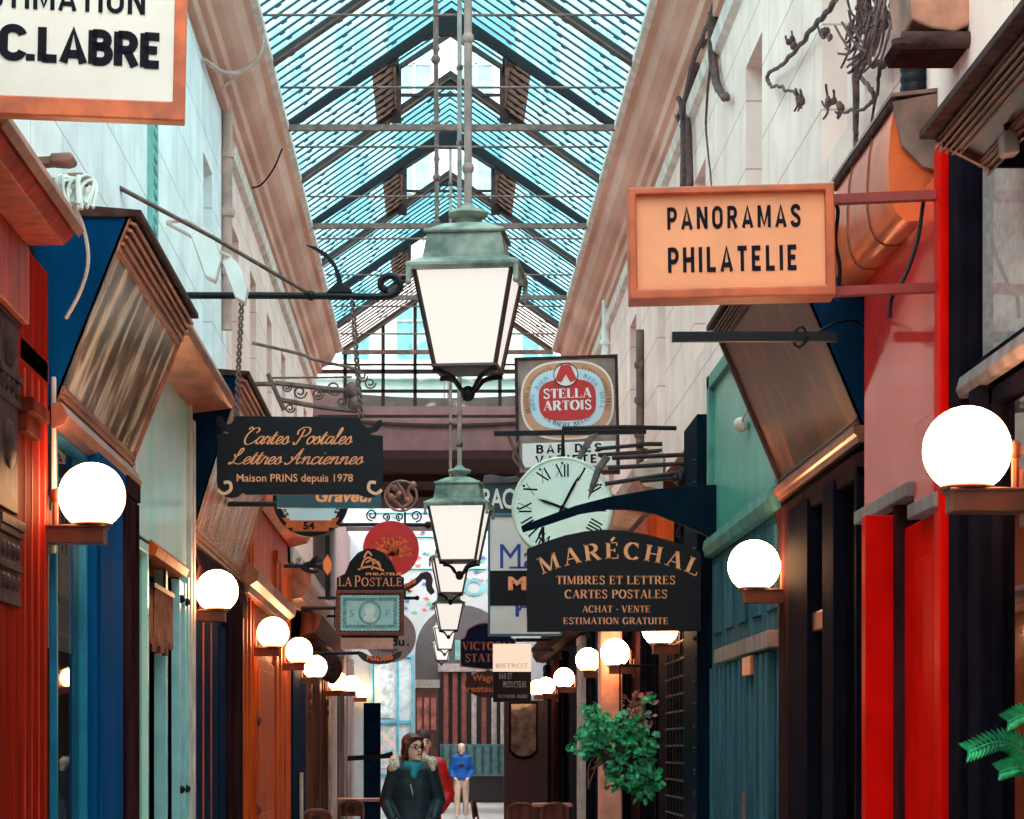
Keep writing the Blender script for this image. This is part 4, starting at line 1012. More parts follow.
b = MB(); g.ringtext(b, 'BIER', 569, 400, 31, 24.5, 158, 122, 4.4, -.074, 'sans', .02); g.ringtext(b, 'BEER', 569, 400, 31, 24.5, 60, 24, 4.4, -.074, 'sans', .02); g.ringtext(b, 'BIERE', 569, 401, 33, 25, 200, 165, 4, -.074, 'sans', .02); g.ringtext(b, 'BIRRA', 569, 401, 33, 25, 15, -20, 4, -.074, 'sans', .02)
b.build('blue_lettering', mat('soft_blue_ink', (120, 172, 206), .6, noise=.05), g.o, local=True)
layer(g, 'name_plate', [(523, 443), (616, 443), (616, 467), (523, 467)], WHITEP, -.066)
b = MB(); g.text(b, 'BAR DES', 537, 602, 453.5, 8.6, -.07, 'block', .19, spacing=2.2); g.text(b, 'VARIETES', 536, 607, 464.5, 8.6, -.07, 'block', .19, spacing=2.)
b.build('plate_lettering', INK, g.o, local=True)
bk = Sign('sign_bracket', 'black bracket arm crossing the foot of the beer label sign', 'bracket', 640, 432, 104, roll=-.6)
bk.panel('bar', [(494, 430), (646, 429), (646, 434), (494, 434.5)], BLACKI, -.03, .03)
b = MB()
for pl in ([(508, 434), (514, 448), (520, 460), (524, 468)], [(519, 440), (513, 455), (520, 466)]):
    b.tube(spline([(*(lambda q: (q[0], 0, q[1]))(bk.L(p)),) for p in pl], 5), .014)
b.build('stay', RUST, bk.o, local=True)
# leaf-topped rods from the wall
for nm, lab, sx, rods, leaf in (('sign_bracket', 'upper set of iron rods with bronze leaf in front of the clock', 128, [((612, 458), (702, 454)), ((608, 468), (694, 463)), ((605, 484), (684, 472)), ((640, 481), (676, 478))], [(611, 458), (602, 470), (596, 486), (588, 500), (590, 484), (596, 466), (604, 455)]),
                           ('sign_bracket', 'rear iron rods with bronze leaf hanging over the bar name plate', 110, [((596, 449), (640, 445)), ((598, 455), (645, 452))], [(598, 433), (590, 446), (580, 462), (574, 466), (580, 450), (588, 436)])):
    t = Sign(nm, lab, 'bracket', 690, 470, sx)
    b = MB()
    for p, q in rods:
        a, c = t.L(p), t.L(q); b.tube([(a[0], 0, a[1]), (c[0], 0, c[1])], .018, 8)
        b.ball((c[0], 0, c[1]), .035)
    if 'upper' in lab:
        a, c = t.L((702, 446)), t.L((676, 484)); b.tube([(a[0], 0, a[1]), (c[0], 0, c[1])], .03, 8)
        a, c = t.L((700, 446)), t.L((716, 446)); b.tube([(a[0], 0, a[1]), (c[0], 0, c[1])], .02, 8)
    else:
        a, c = t.L((640, 444)), t.L((668, 444)); b.tube([(a[0], 0, a[1]), (c[0], 0, c[1])], .02, 8); a, c = t.L((645, 452)), t.L((668, 450)); b.tube([(a[0], 0, a[1]), (c[0], 0, c[1])], .02, 8)
    b.build('rod', IRON, t.o, local=True, smooth=True)
    t.panel('leaf', leaf, mat('bronze_leaf', (96, 84, 84), .45, .4, noise=.25, scale=14), -.03, .03, .012)

# --- clock
ck = thing('clock', 'round pale mint clock with roman numerals behind the navy blade bracket', 'clock', P(563, 508.5, 117), (0, 0, math.radians(-8)))
R = 51 / 117
MINT = mat('mint_enamel', (226, 242, 230), .35, noise=.05, scale=2.5)
MB().lathe([(R * .9, -.07), (R * .97, -.085), (R, -.07), (R * 1.01, 0), (R, .07), (R * .97, .085), (R * .9, .07)], (0, 0, 0), 48, 'y').build('case', mat('pale_case', (206, 222, 206), .4, noise=.1), ck, local=True, smooth=True)
MB().lathe([(R * .92, -.075), (R * .92, -.068)], (0, 0, 0), 48, 'y').build('face', MINT, ck, local=True)
ni = MB()
for k, t in enumerate(('XII', 'I', 'II', 'III', 'IIII', 'V', 'VI', 'VII', 'VIII', 'IX', 'X', 'XI')):
    a = PI / 2 - k * PI / 6
    gl = []
    x = 0
    for ch in t:
        sts = {'I': [([(.1, 0), (.1, 1)], .13)], 'V': [([(0, 1), (.25, 0)], .13), ([(.25, 0), (.5, 1)], .05)], 'X': [([(0, 1), (.5, 0)], .13), ([(0, 0), (.5, 1)], .05)]}[ch]
        for pts, w in sts: gl.append(([(p + x, q) for p, q in pts], w))
        x += {'I': .26, 'V': .58, 'X': .58}[ch]
    v, f = _strokes(gl, 0, 0)
    th = a - PI / 2; c, s = math.cos(th), math.sin(th)
    ni.add([(R * .6 * math.cos(a) + ((p.x - x / 2 + .06) * c - p.y * s) * R * .25, -.078, R * .6 * math.sin(a) + ((p.x - x / 2 + .06) * s + p.y * c) * R * .25) for p in v], f)
ni.build('numerals', INK, ck, local=True)
mk = MB()
for k in range(60):
    a = k * PI / 30; r = .012 if k % 5 == 0 else .004
    mk.lathe([(r * .9, -.078), (r * .9, -.075)], (R * .87 * math.cos(a), 0, R * .87 * math.sin(a)), 8, 'y')
mk.build('minute_marks', INK, ck, local=True)
for ang, ln in ((62, .36), (160, .26)):
    c, s = math.cos(math.radians(ang)), math.sin(math.radians(ang))
    MB().prism([(-.05 * c - .01 * s, -.05 * s + .01 * c), (-.05 * c + .01 * s, -.05 * s - .01 * c), (ln * .7 * R * 2 * c + .012 * s, ln * .7 * R * 2 * s - .012 * c), (ln * R * 2 * c, ln * R * 2 * s), (ln * .7 * R * 2 * c - .012 * s, ln * .7 * R * 2 * s + .012 * c)], -.088, -.08).build('hand', INK, ck, local=True)
MB().lathe([(.02, -.1), (.02, -.07)], (0, 0, 0), 12, 'y').build('pivot', INK, ck, local=True)
MB().tube([(0, 0, R), (0, 0, R + .25), (.5, 0, R + .25), (.98, .14, R + .25)], .02).build('hanger', BLACKI, ck, local=True)

# --- cream blue-letter sign behind, and the dark sign over it
g = Sign('hanging_sign', 'cream sign with blue letters and black band left of the arched sign', 'sign', 524, 635, 112)
g.panel('panel', [(489, 516), (560, 516), (560, 635), (489, 635)], mat('off_white_face', (222, 212, 208), .5, noise=.04), -.04, .04)
g.frame('frame', [(488, 514), (562, 514), (562, 636), (488, 636)], [(490, 517), (560, 517), (560, 634), (490, 634)], mat('teal_sign_edge', (40, 92, 110), .4), -.06, .05, .003)
layer(g, 'band', [(490, 571), (560, 571), (560, 606), (490, 606)], SBLACK, -.046)
b = MB(); g.text(b, 'Ma', 500, 536, 568.5, 24, -.043); g.text(b, 'Ti', 509, 530, 617, 30, -.043, bold=.02); g.text(b, 'AU', 518, 540, 611, 10, -.043, bold=.02)
for q in ((509, 567, 526, 569),): b.add([(*(lambda r: (r[0], -.043, r[1]))(g.L(p)),) for p in ((q[0], q[1]), (q[2], q[1]), (q[2], q[3]), (q[0], q[3]))], [(0, 1, 2, 3)])
b.build('lettering', mat('blue_ink', (18, 60, 150), .5, noise=.05), g.o, local=True)
b = MB(); g.text(b, 'MI', 508, 532, 590.5, 13.5, -.05, bold=.05); b.build('band_lettering', GOLD, g.o, local=True)
b = MB(); a = g.L((562, 540)); b.tube([(a[0], 0, a[1]), (1.25, 0, a[1])], .025); a = g.L((562, 600)); b.tube([(a[0], 0, a[1]), (1.25, 0, a[1])], .025); b.build('bracket', IRON, g.o, local=True)
g = Sign('hanging_sign', 'dark teal sign with tall white capitals half behind the clock', 'sign', 520, 515, 96)
g.panel('panel', [(482, 481), (556, 479), (556, 515), (486, 515)], mat('dark_teal_sign', (30, 60, 70), .5, noise=.2), -.03, .03)
g.panel('scroll', [(482, 484), (484, 476), (492, 475), (505, 478), (520, 476), (530, 474), (556, 470), (556, 480), (505, 484)], mat('grey_canvas', (84, 76, 84), .6, noise=.2), -.06, .05, .01)
b = MB(); g.text(b, 'RAC', 482, 514, 509, 20, -.034, bold=.02, spacing=.9); b.build('lettering', WHITEP, g.o, local=True)
b = MB(); a = g.L((556, 497)); b.tube([(a[0], 0, a[1]), (1.2, 0, a[1])], .025); b.build('bracket', IRON, g.o, local=True)

# --- far restaurant signs
ORL = mat('orange_lettering', (255, 136, 66), .5, noise=.05)
g = Sign('hanging_sign', 'dark blue dome-topped sign with orange capitals above a dark red oval', 'sign', 488, 668, 62)
pl = [(461, 666), (461, 640), (465, 638), (468, 630), (477, 625), (486, 623.5), (498, 625), (508, 630), (511, 638), (515, 640), (515, 666), (488, 669)]
g.panel('panel', pl, mat('deep_blue_sign', (14, 36, 84), .6, spec=.2), -.05, .05)
g.frame('rim', [(488 + (x - 488) * 1.03, 646 + (y - 646) * 1.04) for x, y in pl], pl, ORL, -.055, .055, 0)
b = MB(); g.text(b, 'VICTORIA', 462.5, 513, 650, 8, -.054, 'roman', 1.3); g.text(b, 'STATION', 465, 511, 662, 8, -.054, 'roman', 1.3); b.build('lettering', ORL, g.o, local=True)
layer(g, 'oval', ell(490, 684.5, 25, 13.5, 32), mat('oval_dark_red', (74, 14, 22), .45), -.03)
b = MB(); g.text(b, 'Wagon', 472, 500, 681, 7, -.034, bold=.03); g.text(b, 'restaurant', 467, 512, 692, 6.5, -.034, bold=.03); b.build('oval_lettering', ORL, g.o, local=True)
b = MB(); a = g.L((515, 640)); b.tube([(a[0], 0, a[1]), (1.1, 0, a[1])], .03); b.tube([(0, 0, .0), (0, 0, -.1)], .02); b.build('bracket', IRON, g.o, local=True)
g = Sign('hanging_sign', 'lit bistro lightbox sign with black lower panel', 'sign', 512, 702, 66)
g.panel('panel', [(493, 672), (531, 672), (531, 702), (493, 702)], SBLACK, -.06, .06)
glow('warm_lightbox', (1, .74, .56), .8, (150, 130, 120))
g.panel('lightbox', [(493, 644), (531, 644), (531, 671.5), (493, 671.5)], MATS['warm_lightbox'], -.06, .06)
b = MB(); g.text(b, 'BISTROT', 496, 528, 668, 4.4, -.064, bold=.0); b.build('faint_lettering', mat('pale_orange_ink', (240, 196, 160), .5), g.o, local=True)
b = MB(); g.text(b, 'BAR ET', 499, 512, 679, 5.5, -.063, bold=.0); g.text(b, 'PRODUCTEURS', 503, 526, 687.5, 6, -.063); g.text(b, 'PLATS MAISON - SALADES', 498, 527, 698, 3.4, -.063); b.build('lettering', mat('grey_ink', (178, 168, 168), .5), g.o, local=True)
b = MB(); a = g.L((531, 650)); b.tube([(a[0], 0, a[1]), (.62, 0, a[1])], .03); b.build('bracket', IRON, g.o, local=True)

# --- black script sign with scrolled corners
g = Sign('hanging_sign', 'black sign with scrolled corners and two lines of orange handwriting', 'sign', 300, 497, 146)
pl = [(235, 416.5), (360, 417.5), (362, 424), (367, 428), (373, 427), (377, 421), (382, 420), (382, 424), (377, 431), (371, 433.5), (371, 435), (383, 436), (383, 486), (381, 492), (375, 497), (368, 498), (362, 496), (358, 494.5), (246, 495), (243, 493), (238, 497), (232, 498.5), (225, 497), (219, 491), (217, 484), (217, 434.5), (229, 433.5), (229, 432.5), (222, 431), (216, 425), (216, 418), (221, 416), (223, 420), (226, 425), (231, 424), (234, 420)]
g.panel('panel', pl, SBLACK, -.02, .02, .003)
b = MB()
for c, sx in (((226, 487), 1), ((374, 487), -1)):
    line_art(g, b, [(c[0] - 8 * sx, c[1] + 3), (c[0] - 2 * sx, c[1] + 7), (c[0] + 5 * sx, c[1] + 3), (c[0] + 4 * sx, c[1] - 4), (c[0] - 2 * sx, c[1] - 4)], 3.2, -.024)
b.build('scroll_paint', mat('peach_scroll', (230, 170, 140), .5), g.o, local=True)
b = MB(); g.text(b, 'Cartes Postales', 242, 352, 444.5, 15.5, -.024, 'script'); g.text(b, 'Lettres Anciennes', 229, 363, 464.5, 15, -.024, 'script'); g.text(b, 'Maison PRINS depuis 1978', 237, 353, 482, 7.6, -.024, bold=.004)
b.build('lettering', GOLD, g.o, local=True)
for x0, x1 in ((242, 236), (352, 361)):
    b = MB(); a, c = g.L((x0, 297)), g.L((x1, 418)); n = 60
    for ph in (0, PI):
        b.tube([(a[0] + (c[0] - a[0]) * k / n + .012 * math.cos(k * .9 + ph), .012 * math.sin(k * .9 + ph), a[1] + (c[1] - a[1]) * k / n) for k in range(n + 1)], .009, 6)
    b.build('chain', RUST, g.o, local=True)
g2 = Sign('sign_bracket', 'long black bracket bar with curled end and leaf above the handwriting sign', 'bracket', 185, 295, 146)
def tp(sg, pl, n=5, y=0.): return spline([(*(lambda q: (q[0], y, q[1]))(sg.L(p)),) for p in pl], n)
b = MB(); b.tube(tp(g2, [(183, 295.5), (260, 295.5), (330, 296), (370, 296.5), (388, 296), (398, 291), (400, 284), (395, 277), (387, 276), (381, 281), (382, 288), (388, 290)]), .024, 8)
b.ball((*[g2.L((311, 295.5))[0], 0, g2.L((311, 295.5))[1]],), .035)
b.build('bar', BLACKI, g2.o, local=True, smooth=True)
b = MB(); og = P(185, 295, 146); b.tube([P(120, 188, 178) - og, P(214, 238, 161) - og, P(308, 293, 146) - og], .014, 6); b.build('stay', RUST, g2.o, local=True)
g2.panel('leaf', [(306, 245), (316, 247), (328, 254), (336, 264), (341, 276), (343, 284), (350, 288), (353, 293), (326, 293), (333, 286), (337, 282), (334, 268), (326, 258), (315, 250)], BLACKI, -.02, .02, .006)
# second, scrolled bracket just behind
g3 = Sign('sign_bracket', 'scrolled rusty iron bracket behind the handwriting sign', 'bracket', 268, 385, 120)
b = MB()
for pl, r in (([(252, 343), (300, 354), (312, 359), (352, 368), (362, 371)], .014), ([(275, 383), (320, 388), (352, 391)], .022), ([(281, 400), (320, 407), (355, 411)], .022), ([(270, 378), (352, 377)], .009)): b.tube(tp(g3, pl, 3), r, 7)
for cx, cy, r0 in ((287, 387, 5), (300, 392, 7), (318, 394, 6), (334, 388, 8), (342, 402, 5), (290, 408, 5), (362, 376, 6), (370, 383, 6)):
    b.tube(tp(g3, [(cx + r0 * (1 - k * .06) * math.cos(k * .75), cy + r0 * (1 - k * .06) * math.sin(k * .75)) for k in range(13)], 3), .008, 6)
for px, py in ((352, 391), (355, 404)): b.ball((g3.L((px, py))[0], 0, g3.L((px, py))[1]), .06, .06, .08)
a = g3.L((268, 374)); c = g3.L((284, 410)); b.tube([(a[0], 0, a[1]), (c[0], 0, c[1])], .02)
a = g3.L((230, 384)); c = g3.L((275, 384)); b.tube([(a[0], 0, a[1]), (c[0], 0, c[1])], .02)
b.build('ironwork', RUST, g3.o, local=True, smooth=True)

# --- teal engraver's sign, round numbered sign
g = Sign('hanging_sign', 'teal sign with orange italic letters half hidden below the handwriting sign', 'sign', 330, 508, 130)
g.panel('panel', [(277, 468), (381, 468), (381, 508), (277, 508)], mat('teal_sign_face', (22, 74, 88), .4, noise=.12), -.03, .03)
b = MB(); g.text(b, 'Graveur', 316, 377, 502.5, 13, -.034, bold=.03, shear=.25); b.build('lettering', GOLD, g.o, local=True)
b = MB(); a = g.L((277, 504)); b.tube([(a[0], 0, a[1]), (-.86, 0, a[1])], .02); b.build('bracket', BLACKI, g.o, local=True)
g = Sign('hanging_sign', 'round black-rimmed sign with orange ribbon and number 54', 'sign', 311, 537, 122)
g.frame('rim', ell(311, 499, 38, 38, 48), ell(311, 499, 31, 31, 48), SBLACK, -.05, .05, .008)
g.panel('face', ell(311, 499, 31.5, 31.5, 48), mat('pale_blue_face', (206, 226, 232), .4, noise=.03), -.03, .03)
g.panel('ribbon', [(282, 518), (290, 519), (290, 521), (332, 521), (332, 519), (340, 518), (336, 524), (339, 529), (329, 528), (329, 532), (293, 532), (293, 528), (283, 530), (287, 524)], ORF, -.055, -.035, .002)
b = MB(); g.text(b, '54', 303.5, 315, 530, 7.5, -.058, bold=.03); g.ringtext(b, 'au', 311, 499, 27, 27, 218, 200, 6, -.034, 'sans', .02); g.ringtext(b, 'us', 311, 499, 27, 27, -14, -32, 6, -.034, 'sans', .02); b.build('lettering', INK, g.o, local=True)
b = MB(); b.tube([(-.15, 0, .62), (-.15, 0, .9)], .015); b.tube([(-.6, 0, .9), (.2, 0, .9)], .02); b.build('bracket', BLACKI, g.o, local=True)
for ln in (1,):
    pass
# small rod sign with lozenge
g = Sign('sign_bracket', 'black rod with flame ornament and orange lozenge', 'bracket', 284, 566, 100)
b = MB(); b.tube(tp(g, [(284, 566), (300, 566), (328, 566)], 2), .02, 8)
for pl in ([(304, 566), (314, 562), (322, 560)], [(302, 567), (312, 572), (319, 571)], [(308, 565), (316, 566), (324, 570)], [(310, 566), (315, 558), (318, 557)]): b.tube(tp(g, pl, 4), [.03 * (1 - k / 9) + .004 for k in range(9)], 6)
b.build('rod', BLACKI, g.o, local=True, smooth=True)
g.panel('sign_blade', [(325.5, 536), (330, 536), (330, 600), (325.5, 600)], SBLACK, -.06, .06)
g.panel('lozenge', [(328, 555), (331.5, 562), (331.5, 569), (328, 576), (323.5, 569), (323.5, 562)], ORL, -.075, .075)

# --- red disc with golden tree
g = Sign('hanging_sign', 'round red sign with golden tree', 'sign', 391, 577, 85)
g.panel('disc', ell(391, 549, 28, 28, 48), mat('signal_red', (196, 16, 14), .4, noise=.05), -.04, .04, .008)
b = MB(); random.seed(11)
line_art(g, b, [(392, 574), (391, 560), (392, 545)], 2.2, -.044)
for k in range(110):
    a = random.uniform(-.15, PI + .15); r = random.uniform(6, 22); x0, y0 = 392, 556
    x1, y1 = x0 + r * math.cos(a), y0 - r * math.sin(a) * .9
    if k % 2: line_art(g, b, [(x0, y0), ((x0 + x1) / 2 + random.uniform(-2, 2), (y0 + y1) / 2), (x1, y1)], .7, -.044)
    v = [(x1 + 1.3 * math.cos(q), y1 + 1.1 * math.sin(q)) for q in (0, 1.2, 2.5, 3.8, 5)]
    b.add([(*(lambda r_: (r_[0], -.045, r_[1]))(g.L(p)),) for p in v], [list(range(5))])
b.build('tree_emblem', mat('golden_orange_paint', (236, 110, 40), .5, noise=.1), g.o, local=True)
b = MB(); b.tube(tp(g, [(318, 525), (380, 524.5), (428, 525)], 2), .022, 8); q = g.L((428, 525)); b.ball((q[0], 0, q[1]), .045)
for cx, cy, r0, sg_ in ((372, 515, 6, 1), (386, 517, 4, -1), (400, 517, 4, 1), (416, 516, 6, -1)):
    b.tube(tp(g, [(cx + sg_ * r0 * (1 - k * .06) * math.cos(k * .75 + 1.5), cy + r0 * (1 - k * .06) * math.sin(k * .75 + 1.5)) for k in range(13)], 3), .009, 6)
b.tube(tp(g, [(405, 524), (405, 512)], 2), .012)
b.build('bracket', BLACKI, g.o, local=True, smooth=True)
b = MB(); b.tube(tp(g, [(401 + 16 * math.cos(k * PI / 12), 496 + 15 * math.sin(k * PI / 12)) for k in range(25)], 2), .014, 6)
for pl in ([(385, 490), (394, 500), (404, 510)], [(396, 482), (404, 492), (408, 505)], [(412, 484), (408, 492), (412, 500), (404, 507)], [(388, 492), (392, 486), (398, 490), (396, 497), (390, 497)]): b.tube(tp(g, pl, 4), .02, 6)
for px, py in ((391, 497), (399, 494), (395, 488), (408, 500), (413, 485)): q = g.L((px, py)); b.ball((q[0], 0, q[1]), .045, .03, .045, 10, 6)
b.build('wreath', mat('bronze_wreath', (150, 104, 92), .4, .4, noise=.2), g.o, local=True, smooth=True)

# --- stamp sign
g = Sign('hanging_sign', 'black dome-topped sign over a framed pale blue stamp', 'sign', 370, 648, 95)
g.panel('dome', [(337, 591.5), (337, 578), (345, 574), (350, 562), (358, 553), (367, 549), (374, 549), (384, 553), (392, 562), (397, 574), (404, 578), (404, 591.5)], SBLACK, -.05, .05, .004)
b = MB(); g.text(b, 'LA', 338.5, 352, 586.5, 9, -.054, 'roman', .8); g.text(b, 'P', 354.5, 361, 587, 11, -.054, 'roman', .8); g.text(b, 'OSTALE', 361.5, 402.5, 586.5, 8.4, -.054, 'roman', .8); g.text(b, 'PHILATELIE', 366, 402, 575.6, 2.6, -.054, bold=.03)
random.seed(5)
for pl in ([(361, 570), (364, 561), (369, 558), (373, 562), (372, 570)], [(364, 558), (368, 552), (372, 556)], [(372, 566), (378, 562), (381, 570)], [(358, 570), (370, 567), (384, 571)], [(366, 563), (374, 560), (379, 566)]): line_art(g, b, pl, 1.8, -.054)
b.build('lettering', GOLD, g.o, local=True)
g.panel('stamp_panel', [(340, 594), (401, 594), (401, 633), (340, 633)], mat('black_backing', (22, 18, 26), .5), -.04, .04)
g.frame('frame', [(336, 590.5), (404, 590.5), (404, 636), (336, 636)], [(339.5, 594), (400.5, 594), (400.5, 632.5), (339.5, 632.5)], BRASS, -.07, .06, .006)
tooth = []
for k in range(30): tooth += [(341 + 58 * k / 30, 595.6 - (.7 if k % 2 else 0))]
for k in range(20): tooth += [(399 + (.7 if k % 2 else 0), 595.6 + 35 * k / 20)]
for k in range(30): tooth += [(399 - 58 * k / 30, 630.6 + (.7 if k % 2 else 0))]
for k in range(20): tooth += [(341 - (.7 if k % 2 else 0), 630.6 - 35 * k / 20)]
layer(g, 'stamp', tooth, mat('pale_blue_stamp', (166, 214, 212), .5, noise=.06, scale=9), -.045)
g.frame('stamp_border', [(343, 598), (397, 598), (397, 628), (343, 628)], [(346.5, 601), (393.5, 601), (393.5, 625), (346.5, 625)], mat('stamp_blue', (112, 172, 178), .5, noise=.2, scale=30), -.05, -.045, 0)
g.frame('stamp_oval', ell(370, 613, 11.5, 12, 32), ell(370, 613, 9.3, 10, 32), MATS['stamp_blue'], -.051, -.045, 0)
layer(g, 'portrait', [(364, 621), (364, 617), (366.5, 615.5), (366, 613), (364.5, 612.5), (365, 610), (364.5, 608), (366.5, 604.8), (370.5, 604), (374, 606), (375, 610), (374, 614), (373.5, 617), (376, 619.5), (375, 621.5), (370, 623)], mat('stamp_white', (214, 232, 228), .5), -.052)
b = MB(); g.text(b, '5', 350, 354, 617, 7, -.05); g.text(b, 'F', 386, 390, 617, 7, -.05); b.build('stamp_lettering', MATS['stamp_blue'], g.o, local=True)
g.panel('plate', [(341, 638), (393, 638), (393, 649), (341, 649)], mat('dusty_peach_plate', (200, 152, 136), .5, noise=.1), -.05, .05)
b = MB(); g.text(b, 'PHILATELIE', 350, 386, 645.5, 2.6, -.054); b.build('plate_lettering', PALES, g.o, local=True)
b = MB(); q = g.L((336, 608)); b.tube([(q[0], 0, q[1]), (-.72, 0, q[1])], .02); q = g.L((370, 637)); b.tube([(q[0] - .3, 0, q[1]), (q[0] + .3, 0, q[1])], .03); b.build('bracket', IRON, g.o, local=True)

# --- ribbon, grey disc, crescent
g = Sign('hanging_sign', 'black wavy ribbon sign right of the stamp sign', 'sign', 415, 600, 82)
g.panel('ribbon', [(403, 585), (410, 582), (416, 578), (421, 573), (427, 571.5), (431, 574), (433, 580), (432, 586), (435, 592), (431, 595), (427, 591), (425.5, 585), (426, 580), (423, 579), (418, 584), (412, 588), (405, 591), (402, 592)], mat('dark_plum_ribbon', (44, 26, 34), .5), -.04, .04, .006)
b = MB(); g.text(b, 'telle', 404, 416, 589, 6, -.045, dy=-6, bold=.02); b.build('lettering', ORL, g.o, local=True)
b = MB(); b.tube(tp(g, [(318, 598), (380, 598), (417, 598)], 2), .02); q = g.L((417, 598)); b.ball((q[0], 0, q[1]), .03); b.tube(tp(g, [(405, 598), (405, 590)], 2), .012); b.build('bracket', BLACKI, g.o, local=True)
g = Sign('hanging_sign', 'round mauve-grey sign partly hidden behind the stamp sign', 'sign', 391, 662, 72)
g.panel('disc', ell(390, 636.5, 26, 26, 44), mat('mauve_grey_disc', (146, 124, 122), .5, noise=.06), -.04, .04, .008)
b = MB(); g.text(b, 'du', 391, 404.5, 646, 8.5, -.044, bold=.03); g.text(b, '.', 407, 409, 646, 8, -.044, bold=.06); g.text(b, 'Passage', 378, 398, 652, 4.5, -.044); b.build('lettering', INK, g.o, local=True)
b = MB(); b.tube(tp(g, [(321, 616), (368, 616)], 2), .02); b.build('bracket', BLACKI, g.o, local=True)
g = Sign('hanging_sign', 'dark crescent sign with small orange letters under the stamp sign plate', 'sign', 380, 664, 84)
g.panel('crescent', [(358, 651), (362, 652), (370, 656), (380, 657), (390, 656), (398, 652), (402, 651), (401, 656), (396, 660), (388, 663.5), (379, 664.5), (370, 663.5), (362, 660), (358, 655)], mat('dark_plum_ribbon', (0, 0, 0)), -.05, .05)
b = MB(); g.ringtext(b, 'Phila2000', 379, 600, 60, 61, 258, 284, 4.4, -.054, 'sans', .03, up=False); b.build('lettering', ORL, g.o, local=True)
b = MB(); b.tube(tp(g, [(299, 654), (358, 653)], 2), .02); b.build('bracket', BLACKI, g.o, local=True)
# ================================================================== globe lamps on the shopfronts
glow('globe_light', (1, .50, .22), 22)
def globe_lamp():
    t = thing('globe_lamp', 'x', 'lamp', group='globe lamps along the shopfronts')
    pr = [(.085, -.123)] + [(.15 * math.cos(a), .15 * math.sin(a)) for a in [-.96 + (PI / 2 + .955) * k / 14 for k in range(15)]]
    MB().lathe(pr, (0, 0, 0), 32).build('globe', MATS['globe_light'], t, smooth='all', local=True)
    MB().box(-.2, .06, -.07, .07, -.215, -.135).box(-.2, .07, -.078, .078, -.147, -.135).lathe([(.09, -.137), (.095, -.128), (.085, -.118)], (0, 0, 0), 24).build('arm', BRASS, t, local=True, bevel=.004)
    MB().box(-.215, -.19, -.05, .05, -.26, -.06).build('wall_plate', BRASS, t, local=True, bevel=.004)
    MB().tube([(-.165, 0, -.14), (-.165, 0, -.02)], .014).ball((-.165, 0, .0), .026, .026, .035, 10, 8).build('finial', BRASS, t, local=True, smooth=True)
    return t
GL = [(-1.56, 92, 496, 'glowing globe lamp on brass arm beside the blue shopfront'), (-1.56, 217, 591, 'glowing globe lamp under the rosy mirror board'),
      (-1.56, 273, 633, 'glowing globe lamp on the orange varnished pilaster'), (-1.56, 299, 651, 'glowing globe lamp just past the orange pilaster on the navy panel'),
      (-1.56, 315, 667, 'glowing globe lamp on the brown carved pilaster left of the stamp sign'), (-1.56, 338, 682, 'larger of two overlapping globe lamps left of the far shop window'),
      (-1.56, 352, 684, 'smaller of two overlapping globe lamps left of the far shop window'), (-1.52, 363.5, 691, 'tiny last globe lamp of the left row'),
      (1.80, 967, 450, 'biggest globe lamp beside the red shopfront at the right edge'), (1.80, 754, 566, 'glowing globe lamp in front of the grey-teal doors'),
      (1.80, 660, 628, 'globe lamp half hidden behind the foot of the black arched sign'), (1.80, 615, 653, 'glowing globe lamp on the peach pillar above the hanging plant'),
      (1.80, 588, 660, 'glowing globe lamp left of the peach pillar'), (1.80, 564, 678, 'glowing globe lamp right of the lit bistro sign'),
      (1.80, 546, 686, 'small globe lamp overlapping its neighbour beside the bistro sign'), (1.80, 537, 688, 'smallest globe lamp touching the edge of the bistro sign')]
proto = globe_lamp()
for i, (X, px, py, lab) in enumerate(GL):
    o = proto if i == 0 else copy_tree(proto)
    o.location = P(px, py, (px - CX) / X); o.rotation_euler = (0, 0, 0 if X < 0 else PI); o['label'] = lab

